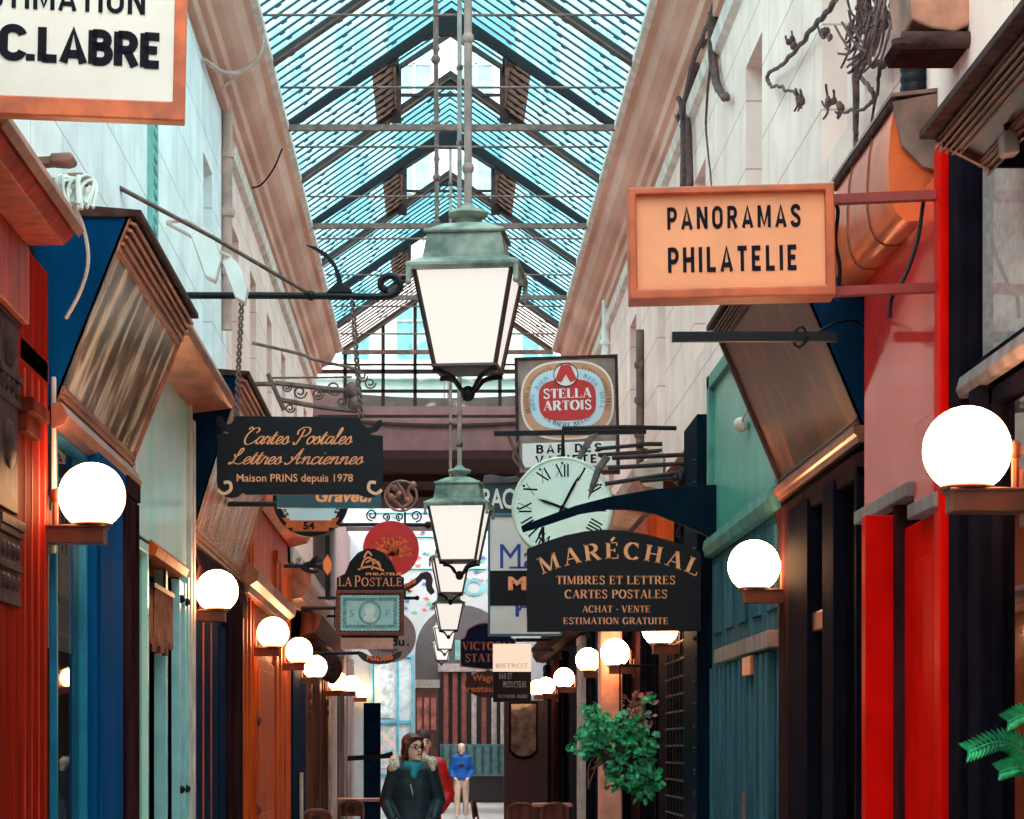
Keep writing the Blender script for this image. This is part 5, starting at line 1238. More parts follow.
# ================================================================== hanging street lanterns
VERD = mat('verdigris_copper', (144, 156, 142), .65, .05, scale=9, c2=(74, 92, 86), bump=.1)
glow('lantern_light', (1, .92, .84), .80, (120, 116, 110))
S2 = math.sqrt(2)
def sq(mb, prof): return mb.lathe([(h * S2, z) for h, z in prof], (0, 0, 0), 4, rot=PI / 4)
def street_lantern():
    t = thing('street_lantern', 'x', 'lantern', group='green street lanterns down the middle')
    b = sq(MB(), [(.228, .385), (.236, .40), (.236, .412), (.172, .445)])
    for x in (-1, 1):
        for y in (-1, 1): b.box(x * .224 - .01, x * .224 + .01, y * .224 - .01, y * .224 + .01, .335, .40); b.ball((x * .224, y * .224, .332), .013)
    b.build('flange', VERD, t, local=True)
    h = sq(MB(), [(.174, .44), (.166, .48), (.158, .53), (.155, .55)]); sq(h, [(.166, .548), (.170, .556), (.164, .566), (.15, .57)]); sq(h, [(.15, .568), (.115, .588), (.09, .60), (.055, .61)])
    h.lathe([(.055, .60), (.048, .615), (.052, .63), (.078, .642), (.086, .655), (.076, .668), (.04, .676), (.02, .70)], (0, 0, 0), 20)
    h.build('hood', VERD, t, local=True, smooth=True)
    sq(MB(), [(.122, .005), (.198, .39)]).build('glass', MATS['lantern_light'], t, local=True)
    f = MB()
    for x in (-1, 1):
        for y in (-1, 1): f.tube([(x * .128, y * .128, -.005), (x * .205, y * .205, .395)], .011, 6)
    sq(f, [(.132, -.012), (.14, -.006), (.138, .004), (.128, .004)])
    f.build('frame', mat('dark_copper_edge', (64, 44, 42), .5, .2, noise=.15), t, local=True)
    k = MB()
    for x in (-1, 1):
        for y in (-1, 1): k.tube(spline([(x * .13, y * .13, -.02), (x * .105, y * .105, -.022), (x * .06, y * .06, -.042), (x * .03, y * .03, -.085), (0, 0, -.105)], 5), .0105, 6)
    k.ball((0, 0, -.105), .03, .03, .034); k.build('scroll_foot', BLACKI, t, local=True, smooth=True)
    return t
SL = [(468, 369, 236, 4.3, 'large green street lantern nearest under the glass roof'), (459.5, 561, 137, 3.6, 'second green street lantern hanging left of the clock'),
      (450.5, 593, 87, 3.4, 'third lantern partly hidden below the second green lantern'), (448.5, 630, 66, 0, 'fourth lantern down the row with square lit panes'),
      (444.5, 649, 52, 0, 'fifth lantern in front of the far arch'), (441.5, 660, 41, 0, 'last and smallest lantern beyond the far arch')]
pr = street_lantern()
tops = [EZ + 6.8, EZ + 6.75, EZ + 6.75, EZ + 4.18, 5.85, 5.6]
for i, (px, py, s_, _, lab) in enumerate(SL):
    o = pr if i == 0 else copy_tree(pr)
    c = P(px, py, s_); o.location = c; o.rotation_euler = (0, 0, math.radians(-7 if i < 2 else 4)); o['label'] = lab
    L = tops[i] - c.z
    r = MB().tube([(0, 0, .67), (0, 0, L)], .017 if i == 0 else .014, 8)
    z = .85
    while z < L and i < 3: r.ball((0, 0, z), .026, .026, .03, 8, 6); z += .55
    r.build('suspension_rod', RUST if i else mat('pale_grey_pipe', (150, 134, 128), .6, noise=.2), o, local=True, smooth=True)
for yy, z in ((46.15, 5.85), (58.5, 5.6)):
    S(MB().box(-2.3, 2.4, yy - .03, yy + .03, z, z + .08).build('beam', IRON))
# the second rod beside the nearest lantern's hanger
S(MB().tube([(.02, 9.9, EZ + 2.3), (.02, 9.9, EZ + 6.8)], .013, 8).build('beam', IRON)) if False else None

# ================================================================== people
def rmesh(mb, name, m, parent, vox=.014, smooth=4):
    o = mb.build(name, m, parent, local=True, smooth='all')
    r = o.modifiers.new('union', 'REMESH'); r.mode = 'VOXEL'; r.voxel_size = vox; r.use_smooth_shade = True
    s = o.modifiers.new('soften', 'SMOOTH'); s.factor = .5; s.iterations = smooth
    return o
SKIN = mat('skin', (244, 196, 172), .55, noise=.05, scale=8)
def person(lab, x, d, h, yaw, head_yaw, coat, coatm, trm, hairm, hair='short', fur=None, scarf=None, glasses=False, stride=.0, zip_=False):
    t = thing('person', lab, 'person', (x, d, 0), (0, 0, math.radians(yaw)))
    k = h / 1.75
    def q(*p): return Vector(p) * k
    hr = Matrix.Rotation(math.radians(head_yaw), 3, 'Z'); hc = Vector((0, -.02, 1.615))
    def hp(*p): return (hc + hr @ Vector(p)) * k
    feet = {-1: q(-.1, -stride, .06), 1: q(.1, stride, .06)}
    kn = {-1: q(-.1, -stride * .5 - .04, .5), 1: q(.1, stride * .5 - .03, .5)}
    sh = {i: q(i * .17, .0, 1.42) for i in (-1, 1)}; el = {i: q(i * .245, .06, 1.13) for i in (-1, 1)}; wr = {i: q(i * .17, -.10, .96) for i in (-1, 1)}
    b = MB()
    b.ball(hp(0, 0, .02), .078 * k, .097 * k, .108 * k, 20, 14, hr).ball(hp(0, -.03, -.05), .058 * k, .068 * k, .07 * k, 16, 10, hr)
    b.cap(hp(0, -.088, .012), .011 * k, hp(0, -.115, -.022), .016 * k, 8).ball(hp(0, -.09, -.098), .026 * k, .02 * k, .018 * k, 10, 8)
    for i in (-1, 1): b.ball(hp(i * .08, .01, -.005), .014 * k, .024 * k, .034 * k, 10, 8, hr)
    b.ball(hp(0, -.092, -.055), .026 * k, .012 * k, .008 * k, 10, 6, hr)
    b.cap(q(0, .015, 1.4), .06 * k, q(0, .0, 1.55), .052 * k)
    b.ball(q(0, 0, 1.28), .155 * k, .1 * k, .2 * k).ball(q(0, 0, 1.08), .13 * k, .09 * k, .16 * k).ball(q(0, 0, .94), .15 * k, .1 * k, .13 * k)
    for i in (-1, 1):
        b.cap(sh[i] + q(-i * .02, 0, -.01), .055 * k, el[i], .042 * k).cap(el[i], .042 * k, wr[i], .03 * k)
        pa = wr[i] + q(-i * .05, -.02, -.05); b.cap(wr[i], .03 * k, pa, .036 * k, 10)
        for f, (ox, ln) in enumerate(((-.025, .07), (-.008, .08), (.009, .075), (.026, .06))): b.cap(pa + q(ox * .8, 0, -.02), .009 * k, pa + q(ox * 1.2 - i * .01, -.012, -.02 - ln * .8), .007 * k, 6)
        b.cap(wr[i] + q(-i * .03, -.03, -.02), .011 * k, wr[i] + q(-i * .05, -.06, -.07), .008 * k, 6)
        b.cap(q(i * .09, 0, .9), .085 * k, kn[i], .055 * k).cap(kn[i], .052 * k, feet[i] + q(0, .02, .03), .036 * k).cap(feet[i] + q(0, .03, -.015), .032 * k, feet[i] + q(0, -.12, -.025), .028 * k)
    rmesh(b, 'body', SKIN, t, .012, 3)
    # eyes, mouth
    for i in (-1, 1):
        e_ = MB().ball(hp(i * .032, -.088, .01), .012 * k, .008 * k, .007 * k, 10, 6, hr).build('eye', mat('dark_eye', (40, 26, 24), .2), t, local=True, smooth='all')
        MB().cap(hp(i * .018, -.094, .034), .005 * k, hp(i * .05, -.08, .036), .004 * k, 6).build('eyebrow', hairm, t, local=True, smooth='all')
    MB().cap(hp(-.02, -.1, -.055), .006 * k, hp(.02, -.1, -.055), .006 * k, 6).build('mouth', mat('lips', (176, 84, 80), .5), t, local=True, smooth='all')
    # hair
    b = MB()
    if hair == 'bob':
        b.ball(hp(0, .02, .05), .094 * k, .106 * k, .096 * k, 20, 12, hr).ball(hp(0, .05, -.03), .092 * k, .07 * k, .1 * k, 16, 10, hr)
        for i in (-1, 1): b.cap(hp(i * .08, -.01, .04), .036 * k, hp(i * .078, .02, -.075), .03 * k, 10)
        b.cap(hp(-.05, -.07, .092), .02 * k, hp(.06, -.055, .088), .024 * k, 10)
    else:
        b.ball(hp(0, .012, .058), .086 * k, .104 * k, .09 * k, 20, 12, hr).ball(hp(0, .05, -.01), .076 * k, .06 * k, .08 * k, 16, 10, hr)
    rmesh(b, 'hair', hairm, t, .011, 2)
    # coat or sweater
    b = MB()
    lo = .80 if coat == 'coat' else .9
    for z, rx, ry in ((1.36, .175, .12), (1.24, .185, .135), (1.1, .17, .13), (.98, .18, .135), (lo + .07, .19, .14)):
        b.lathe([(rx * k * .96, (z - .075) * k), (rx * k, z * k), (rx * k * .94, (z + .075) * k)], (0, 0, 0), 22, sq=ry / rx)
    for i in (-1, 1):
        b.cap(sh[i] + q(-i * .015, 0, -.01), .078 * k, el[i], .066 * k).cap(el[i], .066 * k, wr[i] + q(i * .02, .01, .02), .05 * k)
        b.cap(q(0, .01, 1.44), .075 * k, sh[i] + q(0, 0, .0), .07 * k)
    if not scarf: b.lathe([(.075 * k, 1.43 * k), (.085 * k, 1.47 * k), (.075 * k, 1.5 * k)], (0, 0, 0), 18)
    co = rmesh(b, coat, coatm, t, .014, 3)
    b = MB()
    for i in (-1, 1): b.cap(q(i * .09, 0, .93), .1 * k, kn[i], .075 * k).cap(kn[i], .074 * k, feet[i] + q(0, .02, .06), .062 * k)
    b.ball(q(0, 0, .93), .165 * k, .115 * k, .12 * k)
    rmesh(b, 'trousers', trm, t, .013, 3)
    for i in (-1, 1):
        b = MB().cap(feet[i] + q(0, .04, -.01), .045 * k, feet[i] + q(0, -.13, -.02), .038 * k, 12)
        rmesh(b, 'shoe', mat('dark_shoe_leather' if not stride else 'white_trainer', (40, 32, 34) if not stride else (226, 222, 220), .5), t, .012, 2)
    if fur:
        random.seed(2); b = MB()
        for j in range(110):
            a = random.uniform(-.35, PI + .35); r = random.uniform(.13, .19)
            c = q(r * math.cos(a) * 1.1, r * math.sin(a) * .75 - .02, 1.47 + random.uniform(-.04, .05) + .04 * math.sin(a))
            b.ball(c, .028 * k, .028 * k, .028 * k, 8, 6)
        rmesh(b, 'fur_trim', fur, co, .012, 1)
    if scarf:
        b = MB()
        for r, z in ((.075, 1.435), (.078, 1.465), (.07, 1.49)): b.tube([(r * k * math.cos(a), r * k * math.sin(a) - .012 * k, (z - .018 * math.sin(-a)) * k) for a in [2 * PI * j / 20 for j in range(21)]], .024 * k, 8)
        b.cap(q(.02, -.1, 1.45), .04 * k, q(.0, -.135, 1.36), .03 * k)
        rmesh(b, 'scarf', scarf, t, .012, 2)
    if glasses:
        b = MB()
        for i in (-1, 1):
            b.tube([hp(i * .034 + .024 * math.cos(a), -.104, .01 + .017 * math.sin(a)) for a in [2 * PI * j / 14 for j in range(15)]], .0035 * k, 5)
            b.tube([hp(i * .058, -.102, .014), hp(i * .082, -.02, .012)], .0035 * k, 5)
        b.tube([hp(-.01, -.105, .014), hp(.01, -.105, .014)], .003 * k, 5)
        b.build('glasses', BLACKI, t, local=True)
    if zip_:
        MB().tube([q(-.03, -.147, 1.29), q(.0, -.15, 1.17)], .006 * k, 6).build('pocket_zip', mat('pale_zip', (214, 220, 220), .4), co, local=True)
        MB().box(-.006 * k, .006 * k, -.158 * k, -.14 * k, .82 * k, 1.36 * k).build('front_seam', mat('black_seam', (10, 18, 26), .5), co, local=True)
    if not zip_ and coat == 'sweater':
        MB().ball(q(0, -.142, 1.24), .07 * k, .008 * k, .04 * k, 16, 8).build('chest_print', mat('dark_chest_print', (14, 28, 60), .7), co, local=True)
    return t
person('person in dark teal hooded coat with turquoise scarf and glasses, hands in pockets', -.252, 22.2, 1.77, 4, 32, 'coat', mat('dark_teal_coat', (20, 44, 54), .55, noise=.2, scale=10, bump=.2), mat('blue_jeans', (30, 48, 76), .8), mat('auburn_hair', (92, 26, 24), .45, noise=.25, scale=40, stretch=(1, 1, .2)), 'bob', mat('beige_fur', (240, 204, 184), .95, scale=60, noise=.25, bump=.5), mat('turquoise_knit', (30, 146, 164), .8, scale=30, noise=.15, bump=.3), True, 0, True)
person('person in bright red jacket half hidden behind the dark teal coat', -.175, 24.3, 1.82, -8, 20, 'coat', mat('red_jacket', (214, 14, 18), .5, noise=.12, scale=7, bump=.15), mat('black_trousers', (30, 28, 34), .8), mat('dark_brown_hair', (58, 34, 30), .6, noise=.2, scale=30))
person('person in blue sweater and beige trousers walking up the passage', .515, 57.6, 1.80, 0, -5, 'sweater', mat('blue_sweater', (14, 92, 178), .8, noise=.1), mat('beige_trousers', (216, 190, 168), .8, noise=.1), mat('pale_grey_hair', (222, 206, 196), .7), stride=.11)

# ================================================================== hanging plant, fern, creepers
LEAF = mat('bright_green_leaf', (60, 190, 116), .45, scale=14, c2=(16, 92, 70))
def leaf(mb, c, d, n, L, W):
    d = d.normalized(); w_ = d.cross(n).normalized(); n = w_.cross(d)
    mb.add([c, c + d * L * .35 + w_ * W * .5 + n * .1 * L, c + d * L * .75 + w_ * W * .38 + n * .06 * L, c + d * L, c + d * L * .75 - w_ * W * .38 + n * .06 * L, c + d * L * .35 - w_ * W * .5 + n * .1 * L, c + d * L * .5 - n * .02 * L], [(0, 1, 6), (1, 2, 6), (2, 3, 6), (3, 4, 6), (4, 5, 6), (5, 0, 6)])
random.seed(21)
sp_ = 121.
hp_ = thing('hanging_plant', 'leafy green trailing plant hanging on the right in front of the peach pillar', 'plant', P(620, 745, sp_))
fo = MB(); stems = MB()
for cx, cy, rx, ry, n in ((612, 738, 30, 20, 300), (594, 728, 16, 16, 90), (628, 764, 22, 22, 260), (638, 745, 14, 22, 100), (650, 776, 9, 18, 90), (598, 750, 18, 9, 60), (594, 710, 9, 9, 30), (580, 746, 14, 4, 26), (616, 778, 7, 10, 20), (642, 792, 8, 9, 34), (646, 700, 6, 6, 10), (630, 716, 16, 8, 34)):
    for k in range(n):
        a = random.uniform(0, 2 * PI); r = math.sqrt(random.random()) * random.uniform(.75, 1.12)
        c = P(cx + rx * r * math.cos(a), cy + ry * r * math.sin(a), sp_) + Vector((0, random.uniform(-.22, .2), 0))
        d = Vector((math.cos(a) * .8 + random.uniform(-.7, .7), random.uniform(-.8, .4), random.uniform(-1, .35)))
        leaf(fo, c, d, Vector((random.uniform(-.8, .8), -1, random.uniform(-.2, 1.3))), random.uniform(.04, .085), random.uniform(.03, .06))
fo.build('foliage', LEAF, hp_)
for k in range(36):
    p0 = P(622 + random.uniform(-14, 14), 752 + random.uniform(-8, 6), sp_)
    if k < 18: p1 = P(618 + random.uniform(-30, 30), 752 + random.uniform(5, 40), sp_) + Vector((0, random.uniform(-.2, .2), 0))
    else: p1 = P(636 + random.uniform(-12, 16), 712 + random.uniform(-22, 14), sp_) + Vector((0, random.uniform(-.2, .2), 0))
    stems.tube(spline([p0, (p0 + p1) / 2 + Vector((random.uniform(-.08, .08), random.uniform(-.1, .1), .06)), p1], 5), .006, 5)
stems.build('dry_stems', mat('dry_brown_stem', (150, 92, 76), .8, noise=.2), hp_)
dl_ = MB()
for k in range(40):
    c = P(638 + random.uniform(-14, 16), 712 + random.uniform(-20, 22), sp_) + Vector((0, random.uniform(-.15, .15), 0))
    leaf(dl_, c, Vector((random.uniform(-1, 1), random.uniform(-1, .2), random.uniform(-.5, 1))), Vector((random.uniform(-.4, .4), -1, .5)), .06, .04)
dl_.build('dry_leaves', mat('dry_pink_leaf', (170, 104, 92), .8, noise=.2), hp_)
bc = P(620, 752, sp_)
bk_ = MB().lathe([(.03, -.18), (.12, -.14), (.18, -.04), (.2, .04), (.185, .045)], bc, 20); bk_.build('basket', mat('dark_basket', (52, 40, 36), .9, scale=30, noise=.3), hp_, smooth=True)
bt2 = MB().tube([bc + Vector((0, 0, .04)), bc + Vector((0, 0, .72))], .008).tube([bc + Vector((0, 0, .72)), bc + Vector((.34, .4, .72))], .012)
bt2.build('hook', BLACKI, hp_)

fr_ = thing('fern', 'green fern fronds reaching in low at the right edge', 'plant', (2.02, 8.15, .85))
ff = MB(); sf = MB()
for pts in ([(1062, 850), (1035, 770), (1005, 742), (968, 752)], [(1066, 850), (1050, 740), (1030, 715), (1008, 722)], [(1062, 850), (1040, 780), (1020, 768), (1000, 772)]):
    sp2 = spline([P(x, y, 292 + 4 * i) for i, (x, y) in enumerate(pts)], 10)
    sf.tube(sp2, .004, 5)
    for i in range(6, len(sp2) - 1):
        tdir = (sp2[i + 1] - sp2[i]).normalized()
        for sgn in (-1, 1):
            side = Vector((-tdir.z, -.25, tdir.x)) * sgn
            leaf(ff, sp2[i], side + tdir * .9, Vector((0, -1, .3)), .075 * (1 - .5 * i / len(sp2)) + .012, .013)
ff.build('fronds', LEAF, fr_); sf.build('stems', LEAF, fr_)
pc = Vector((2.1, 8.1, .75))
MB().lathe([(.07, 0), (.1, .2), (.11, .22), (.095, .22)], (1.88, 8.15, .6), 20).build('pot', mat('terracotta', (170, 92, 66), .8), fr_, smooth=True)
MB().box(1.83, 2.0, 8.1, 8.2, .57, .6).build('wall_shelf', BLACKI, fr_)
MB().tube([(1.88, 8.15, .8), P(1062, 850, 292)], .006, 5).build('stems', LEAF, fr_)

VINE = mat('bare_vine', (96, 66, 64), .85, noise=.25, scale=20)
def VR(x, y, o=.05): return P(x, y, (x - CX) / (XR - o))
def vine(lab, lines, clusters=()):
    t = None
    allp = [p for l, r in lines for p in l]
    t = thing('climbing_vine', lab, 'plant', VR(*allp[0]))
    b = MB()
    for l, r in lines:
        pts = spline([VR(*p) for p in l], 6); n = len(pts)
        random.seed(int(l[0][0])); pts = [p + Vector((0, random.uniform(-.015, .015), random.uniform(-.015, .015))) for p in pts]
        b.tube(pts, [r * (1 - .6 * i / n) for i in range(n)], 6)
    b.build('stem', VINE, t, smooth=True)
    if clusters:
        b = MB()
        for x, y, n, r in clusters:
            for k in range(n):
                px, py = x + random.gauss(0, r), y + random.gauss(0, r * .7); c = VR(px, py, .1)
                b.ball(c, .016, .02, .02, 6, 5)
                a = random.uniform(0, 6); q0 = c + Vector((-.02, .16 * math.cos(a), .13 * math.sin(a))) * (r / 8); b.tube(spline([c, q0, q0 + Vector((-.03, .14 * math.cos(a + 1.2), .12 * math.sin(a + 1.2))) * (r / 8)], 4), .006, 5)
        b.build('dry_twigs', VINE, t)
    return t
vine('thick bare vine trunk climbing the right wall behind the peach lightbox sign', [([(686, 188), (686, 140), (684, 108), (676, 90), (662, 60), (652, 30), (645, 0)], .05), ([(685, 120), (694, 70), (704, 40), (714, 10), (716, -20)], .05), ([(690, 188), (688, 120), (680, 104)], .03), ([(684, 130), (668, 100), (655, 85)], .02), ([(714, 10), (713, 60), (720, 92), (728, 98)], .045), ([(712, 50), (706, 120), (712, 187)], .012)])
vine('thin vine loop with dry buds on the white right wall', [([(836, 0), (815, 25), (800, 45), (783, 62), (768, 73), (770, 84), (785, 89), (800, 96), (801, 106)], .016)], [(801, 100, 8, 2.5), (792, 42, 4, 2)])
vine('tangled dry vine cluster high on the right wall', [([(905, 20), (898, 45), (880, 65), (862, 60), (858, 75), (872, 90), (870, 105), (848, 110), (832, 102)], .016), ([(880, 65), (876, 100), (866, 140)], .01), ([(856, 60), (856, 120), (855, 158)], .02), ([(905, 20), (880, 10), (855, 20), (850, 45)], .014), ([(900, 10), (885, 28), (865, 30)], .014)], [(872, 14, 46, 10), (862, 28, 20, 6), (830, 102, 6, 3), (842, 106, 5, 2), (826, 34, 5, 2.5)])

# ================================================================== things on the upper walls
fl = None
for i, (pl, lab) in enumerate((([(191, 236), (202, 228), (214, 232), (222, 262), (216, 284), (206, 279)], 'upper white floodlight plate on the left wall'), ([(222, 262), (232, 258), (240, 266), (249, 290), (246, 306), (236, 300)], 'lower white floodlight plate with the chain beside it'))):
    t = Sign('floodlight', lab, 'light', 215 + 25 * i, 270, 152)
    t.panel('housing', pl, mat('aged_white_enamel', (222, 206, 200), .5, noise=.15, scale=6), -.05, .02, .008)
    cx = sum(p[0] for p in pl) / 6; cy = sum(p[1] for p in pl) / 6
    t.panel('reflector', [(cx + (x - cx) * .9, cy + (y - cy) * .9) for x, y in pl], WHITEP, -.06, -.045)
    b = MB(); a = t.L((pl[1][0], pl[1][1])); b.tube([(a[0], 0, a[1]), (a[0] - .1, 0, a[1] + .05), (t.L((165, 222))[0], .0, t.L((165, 222))[1])], .012)
    b.build('bracket', PALES, t.o, local=True)
for i, (x0, y0, x1, y1, x2, lab) in enumerate(((36, 166, 52, 163, 76, 'upper brown paddle-shaped beam end on the left wall'), (40, 188, 64, 183, 88, 'lower brown paddle-shaped beam end above the blue cheek'))):
    t = Sign('beam_end', lab, 'beam', x2, y1, 235 - 8 * i)
    t.panel('shaft', [(x0 - 30, y0 - 5), (x1 + 4, y1 - 5), (x1 + 4, y1 + 2), (x0 - 30, y0 + 4)], mat('brown_timber', (136, 92, 80), .7, noise=.2), -.04, .04)
    t.panel('paddle', [(x1, y1 - 7), (x2 - 4, y1 - 8), (x2, y1 - 4), (x2 - 1, y1 + 1), (x2 - 8, y1 + 3), (x1, y1 + 2)], mat('brown_timber', (0, 0, 0)), -.06, .06, .01)
ct = thing('cable_tangle', 'tangle of pale cables above the blue cheek at the left', 'cables', P(60, 195, 232))
b = MB(); random.seed(8)
for k in range(14):
    x = 44 + k * 2.8
    p = [P(x + random.uniform(-4, 4), 208 + random.uniform(-4, 6), 234), P(x + random.uniform(-8, 8), 180 + random.uniform(-4, 8), 232), P(x + 12 + random.uniform(-6, 8), 176 + random.uniform(-2, 10), 230), P(x + 16 + random.uniform(-4, 6), 192 + random.uniform(-6, 6), 231), P(x + 8 + random.uniform(-4, 8), 206 + random.uniform(-4, 4), 233)]
    b.tube(spline(p, 5), .008, 6)
b.tube(spline([P(72, 200, 232), P(84, 230, 230), P(88, 262, 228), P(80, 292, 226), P(66, 318, 224)], 6), .009, 6)
b.build('cables', mat('pale_cable', (206, 206, 196), .5), ct)
# pipes on the walls
def pipe(lab, pts, r, m): 
    t = thing('drainpipe', lab, 'pipe', pts[0]); b = MB().tube(pts, r, 10)
    b.build('pipe', m, t, smooth=True)
    c = MB()
    for i in range(1, 4):
        q_ = pts[0].lerp(pts[-1], i / 4); c.lathe([(r * 1.3, -.03), (r * 1.5, 0), (r * 1.3, .03)], q_, 12)
    c.build('collar', m, t, smooth=True); return t
def WL(x, y, X=-1.74): return P(x, y, (x - CX) / X)
def vert(x, y0, y1, X): a = P(x, y0, (x - CX) / X); c = P(x, y1, (x - CX) / X); return [c, a]
pipe('pinkish drainpipe where the pale blue wall meets the white', vert(227, 96, 330, -1.757), .045, mat('pinkish_pipe', (196, 160, 150), .6, noise=.15))
pipe('rusty drainpipe on the white right wall behind the bar sign', vert(640, 330, 470, 1.982), .04, RUST)
pipe('white drainpipe on the right wall nearest the end of the roof', vert(606, 300, 470, 1.972), .05, WHITEP)
pipe('black iron downpipe under the copper gutter box at upper right', vert(914, 60, 100, 1.975), .04, BLACKI)
MB_ = MB(); a = WL(152, 130); 
lad = thing('trim_strip', 'teal perforated strip on the pale blue left wall', 'strip', P(152, 206, (152 - CX) / -1.79))
c0 = (152 - CX) / -1.79; d0 = F / c0
MB().box(-1.80, -1.77, d0 - .17, d0 + .17, P(152, 206, c0).z - .6, P(152, 90, c0).z).build('strip', mat('teal_strip', (120, 186, 178), .6), lad)
rg = MB()
for k in range(22): rg.box(-1.772, -1.765, d0 - .08, d0 + .08, P(152, 206, c0).z - .55 + k * .075, P(152, 206, c0).z - .52 + k * .075)
rg.build('perforation', mat('dark_teal_slot', (84, 150, 146), .7), lad)
# copper gutter box, upper right
gt = thing('gutter_box', 'copper gutter box and ledge at upper right', 'gutter', P(945, 48, 262))
b = MB()
s_ = 262.
def G(x, y): q_ = P(x, y, s_); return (q_.x, q_.z)
b.prism([G(905, -30), G(978, -30), G(975, 22), G(955, 32), G(930, 28), G(912, 20)], F / s_, F / s_ + .35); b.build('box', mat('aged_copper', (184, 122, 98), .5, .4, noise=.25, scale=5), gt, bevel=.01)
MB().tube([P(902, 40, s_), P(975, 40, s_)], .032, 12).tube([P(902, 40, s_), P(902, 46, s_)], .04, 12).build('ledge', CARVED, gt, smooth=True)
MB().prism([G(898, 36), G(984, 36), G(984, 46), G(903, 46)], F / s_ + .02, F / s_ + .3).build('shelf', PLUM, gt)
# small hanging fitting by the black shop
pf = thing('pendant_fitting', 'small grey switch box hanging on a wire by the upper right window', 'fitting', P(1008, 158, 300))
MB().tube(spline([P(1024, 30, 300), P(1010, 38, 300), P(1004, 70, 300), P(1006, 130, 300)], 6), .008, 6).build('wire', BLACKI, pf)
bx = [P(1000, 133, 300), P(1015, 131, 300), P(1018, 155, 300), P(1001, 157, 300)]
MB().prism([(p.x, p.z) for p in bx], 7.96, 8.04).build('box', mat('grey_brown_box', (150, 124, 114), .5, noise=.2), pf, bevel=.01)
# loose cable slung under the lantern roof on the left cornice
cb = thing('cable', 'black cable slung across the left cornice', 'cable', P(262, 185, 120))
MB().tube(spline([P(252, 188, 108), P(262, 184, 108.5), P(274, 168, 108.5), P(282, 149, 108)], 6), .009, 6).build('wire', BLACKI, cb)
cb = thing('cable', 'pale cable crossing the top of the left cornice', 'cable', P(226, 72, 120))
MB().tube(spline([P(222, 88, 127), P(236, 76, 128), P(250, 66, 128), P(260, 55, 128), P(264, 30, 128)], 6), .014, 6).tube(spline([P(204, 60, 133), P(222, 72, 129), P(240, 72, 128), P(258, 60, 128)], 6), .02, 6).build('wire', PALES, cb)

# ================================================================== cafe furniture
WOODC = mat('brown_chair_wood', (128, 58, 42), .4, noise=.2, scale=9, coat=.3)
TOPW = mat('pinkish_table_top', (206, 132, 112), .4, noise=.12, scale=6)
def chair():
    t = thing('cafe_chair', 'x', 'chair', group='bentwood cafe chairs')
    MB().lathe([(.19, .43), (.205, .445), (.2, .46), (.05, .465)], (0, 0, 0), 20).build('seat', WOODC, t, local=True, smooth=True)
    for x in (-1, 1):
        MB().tube([(x * .14, -.14, .44), (x * .17, -.18, 0)], .016, 8).build('leg', WOODC, t, local=True, smooth=True)
        MB().tube([(x * .14, .14, .44), (x * .16, .2, 0)], .016, 8).build('leg', WOODC, t, local=True, smooth=True)
    MB().tube(spline([(-.17, .15, .44), (-.185, .19, .65), (-.17, .22, .82), (-.09, .235, .88), (0, .24, .89), (.09, .235, .88), (.17, .22, .82), (.185, .19, .65), (.17, .15, .44)], 6), .017, 8).build('back_frame', WOODC, t, local=True, smooth=True)
    MB().prism([(-.165, .66), (.165, .66), (.165, .82), (.09, .87), (-.09, .87), (-.165, .82)], .205, .222).build('backrest', PLUMB, t, local=True, bevel=.004)
    MB().lathe([(.05, .196), (.062, .2), (.062, .204)], (0, 0, .76), 20, 'y').build('back_ring', CARVED, t, local=True, smooth=True)
    return t
ch = chair()
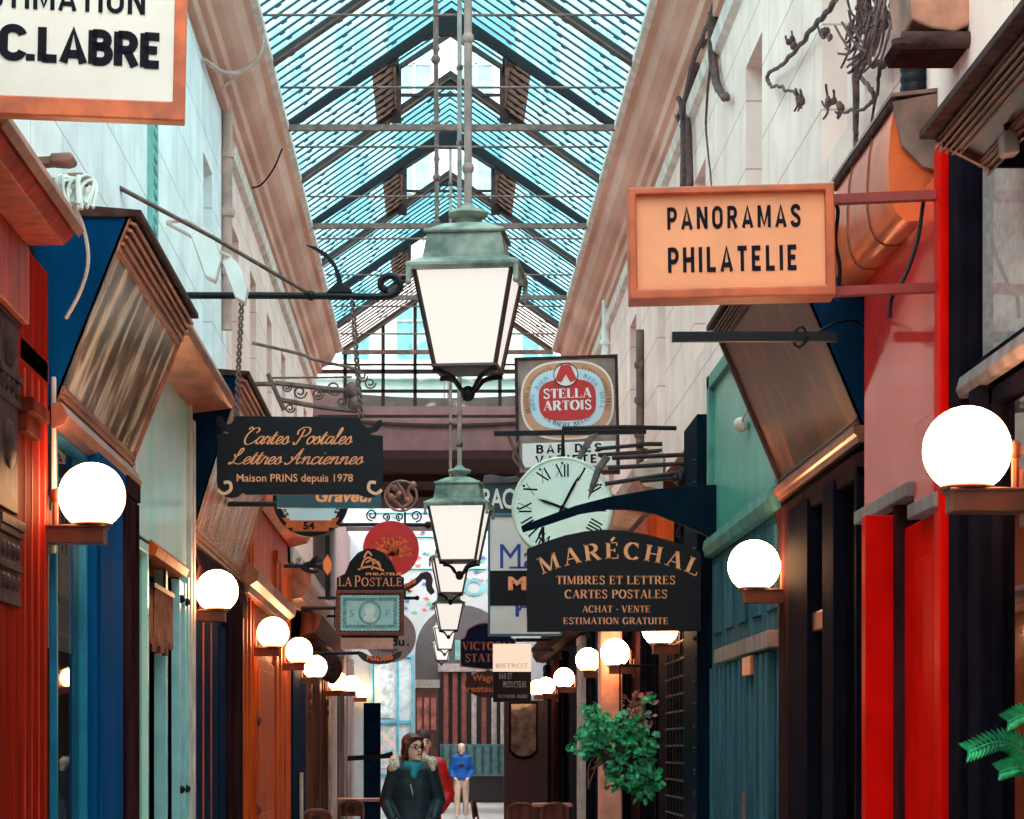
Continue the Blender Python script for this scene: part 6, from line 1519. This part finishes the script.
for i, (px, d_, rz, lab) in enumerate(((489, 34.5, 80, 'cafe chair seen side-on near the feet of the man in blue'), (521, 33.5, 178, 'cafe chair with ring in its back before the maroon screen'), (553, 33.5, 184, 'cafe chair right of the ring-backed one, below the table rail'),
                                  (318, 29.3, 8, 'cafe chair low at the left under the carved brown shopfront'), (348, 35.0, -12, 'cafe chair at the left just before the woman in teal'))):
    o = ch if i == 0 else copy_tree(ch)
    o.location = ((px - CX) * d_ / F, d_, 0); o.rotation_euler = (0, 0, math.radians(rz)); o['label'] = lab
def table(lab, x, d_, w, dp, z=.76):
    t = thing('cafe_table', lab, 'table', (x, d_, 0))
    MB().box(-w / 2, w / 2, -dp / 2, dp / 2, z - .05, z).build('tabletop', TOPW, t, local=True, bevel=.008)
    MB().lathe([(.03, .06), (.03, z - .05)], (0, 0, 0), 12).build('leg', BLACKI, t, local=True, smooth=True)
    MB().lathe([(.2, 0), (.2, .02), (.05, .06)], (0, 0, 0), 20).build('base', BLACKI, t, local=True, smooth=True)
    return t
table('pinkish wooden table against the left side before the far shop window', -1.28, 39.5, .8, .7, .84)
table('cafe table behind the chairs on the right', 1.62, 34.7, .56, .6, .86)
# black board standing on the left
mb_ = thing('menu_board', 'tall black board standing left of the woman in teal', 'board', ((369 - CX) / 60., 41.5, 0))
s_ = F / 41.5
def BX(x): return (x - 369) / s_
MB().box(BX(361), BX(378), -.05, .05, .1, EZ + (CY - 703) / s_).build('board', NAVY, mb_, local=True, bevel=.01)
MB().box(BX(358), BX(381), -.2, .2, 0, .1).build('base', BLACKI, mb_, local=True)
MB().prism([(BX(345), EZ - 4 / s_), (BX(380), EZ - 2 / s_), (BX(390), EZ + 1 / s_), (BX(391), EZ - 6 / s_), (BX(345), EZ - 9 / s_)], -.1, .0).build('arm', BLACKI, mb_, local=True)
# reversed poster in the blue shop's window
ps = thing('poster', 'white paper poster with reversed letters in the blue shop window', 'poster', (-1.80, 11.3, 2.1))
MB().box(-1.806, -1.80, 10.98, 11.72, 2.08, 2.78).build('paper', mat('white_paper', (226, 220, 214), .7, noise=.03), ps)
b = MB()
for t_, y0, zb, cap in (('AR2', 11.05, 2.66, .07), ('P', 11.15, 2.3, .3), ('M', 11.4, 2.55, .2)):
    d = sans(t_, .02); b.add([(-1.797, y0 + (d[2] - v[0]) * cap * .9, zb + v[1] * cap) for v in d[0]], d[1])
b.build('lettering', INK, ps)
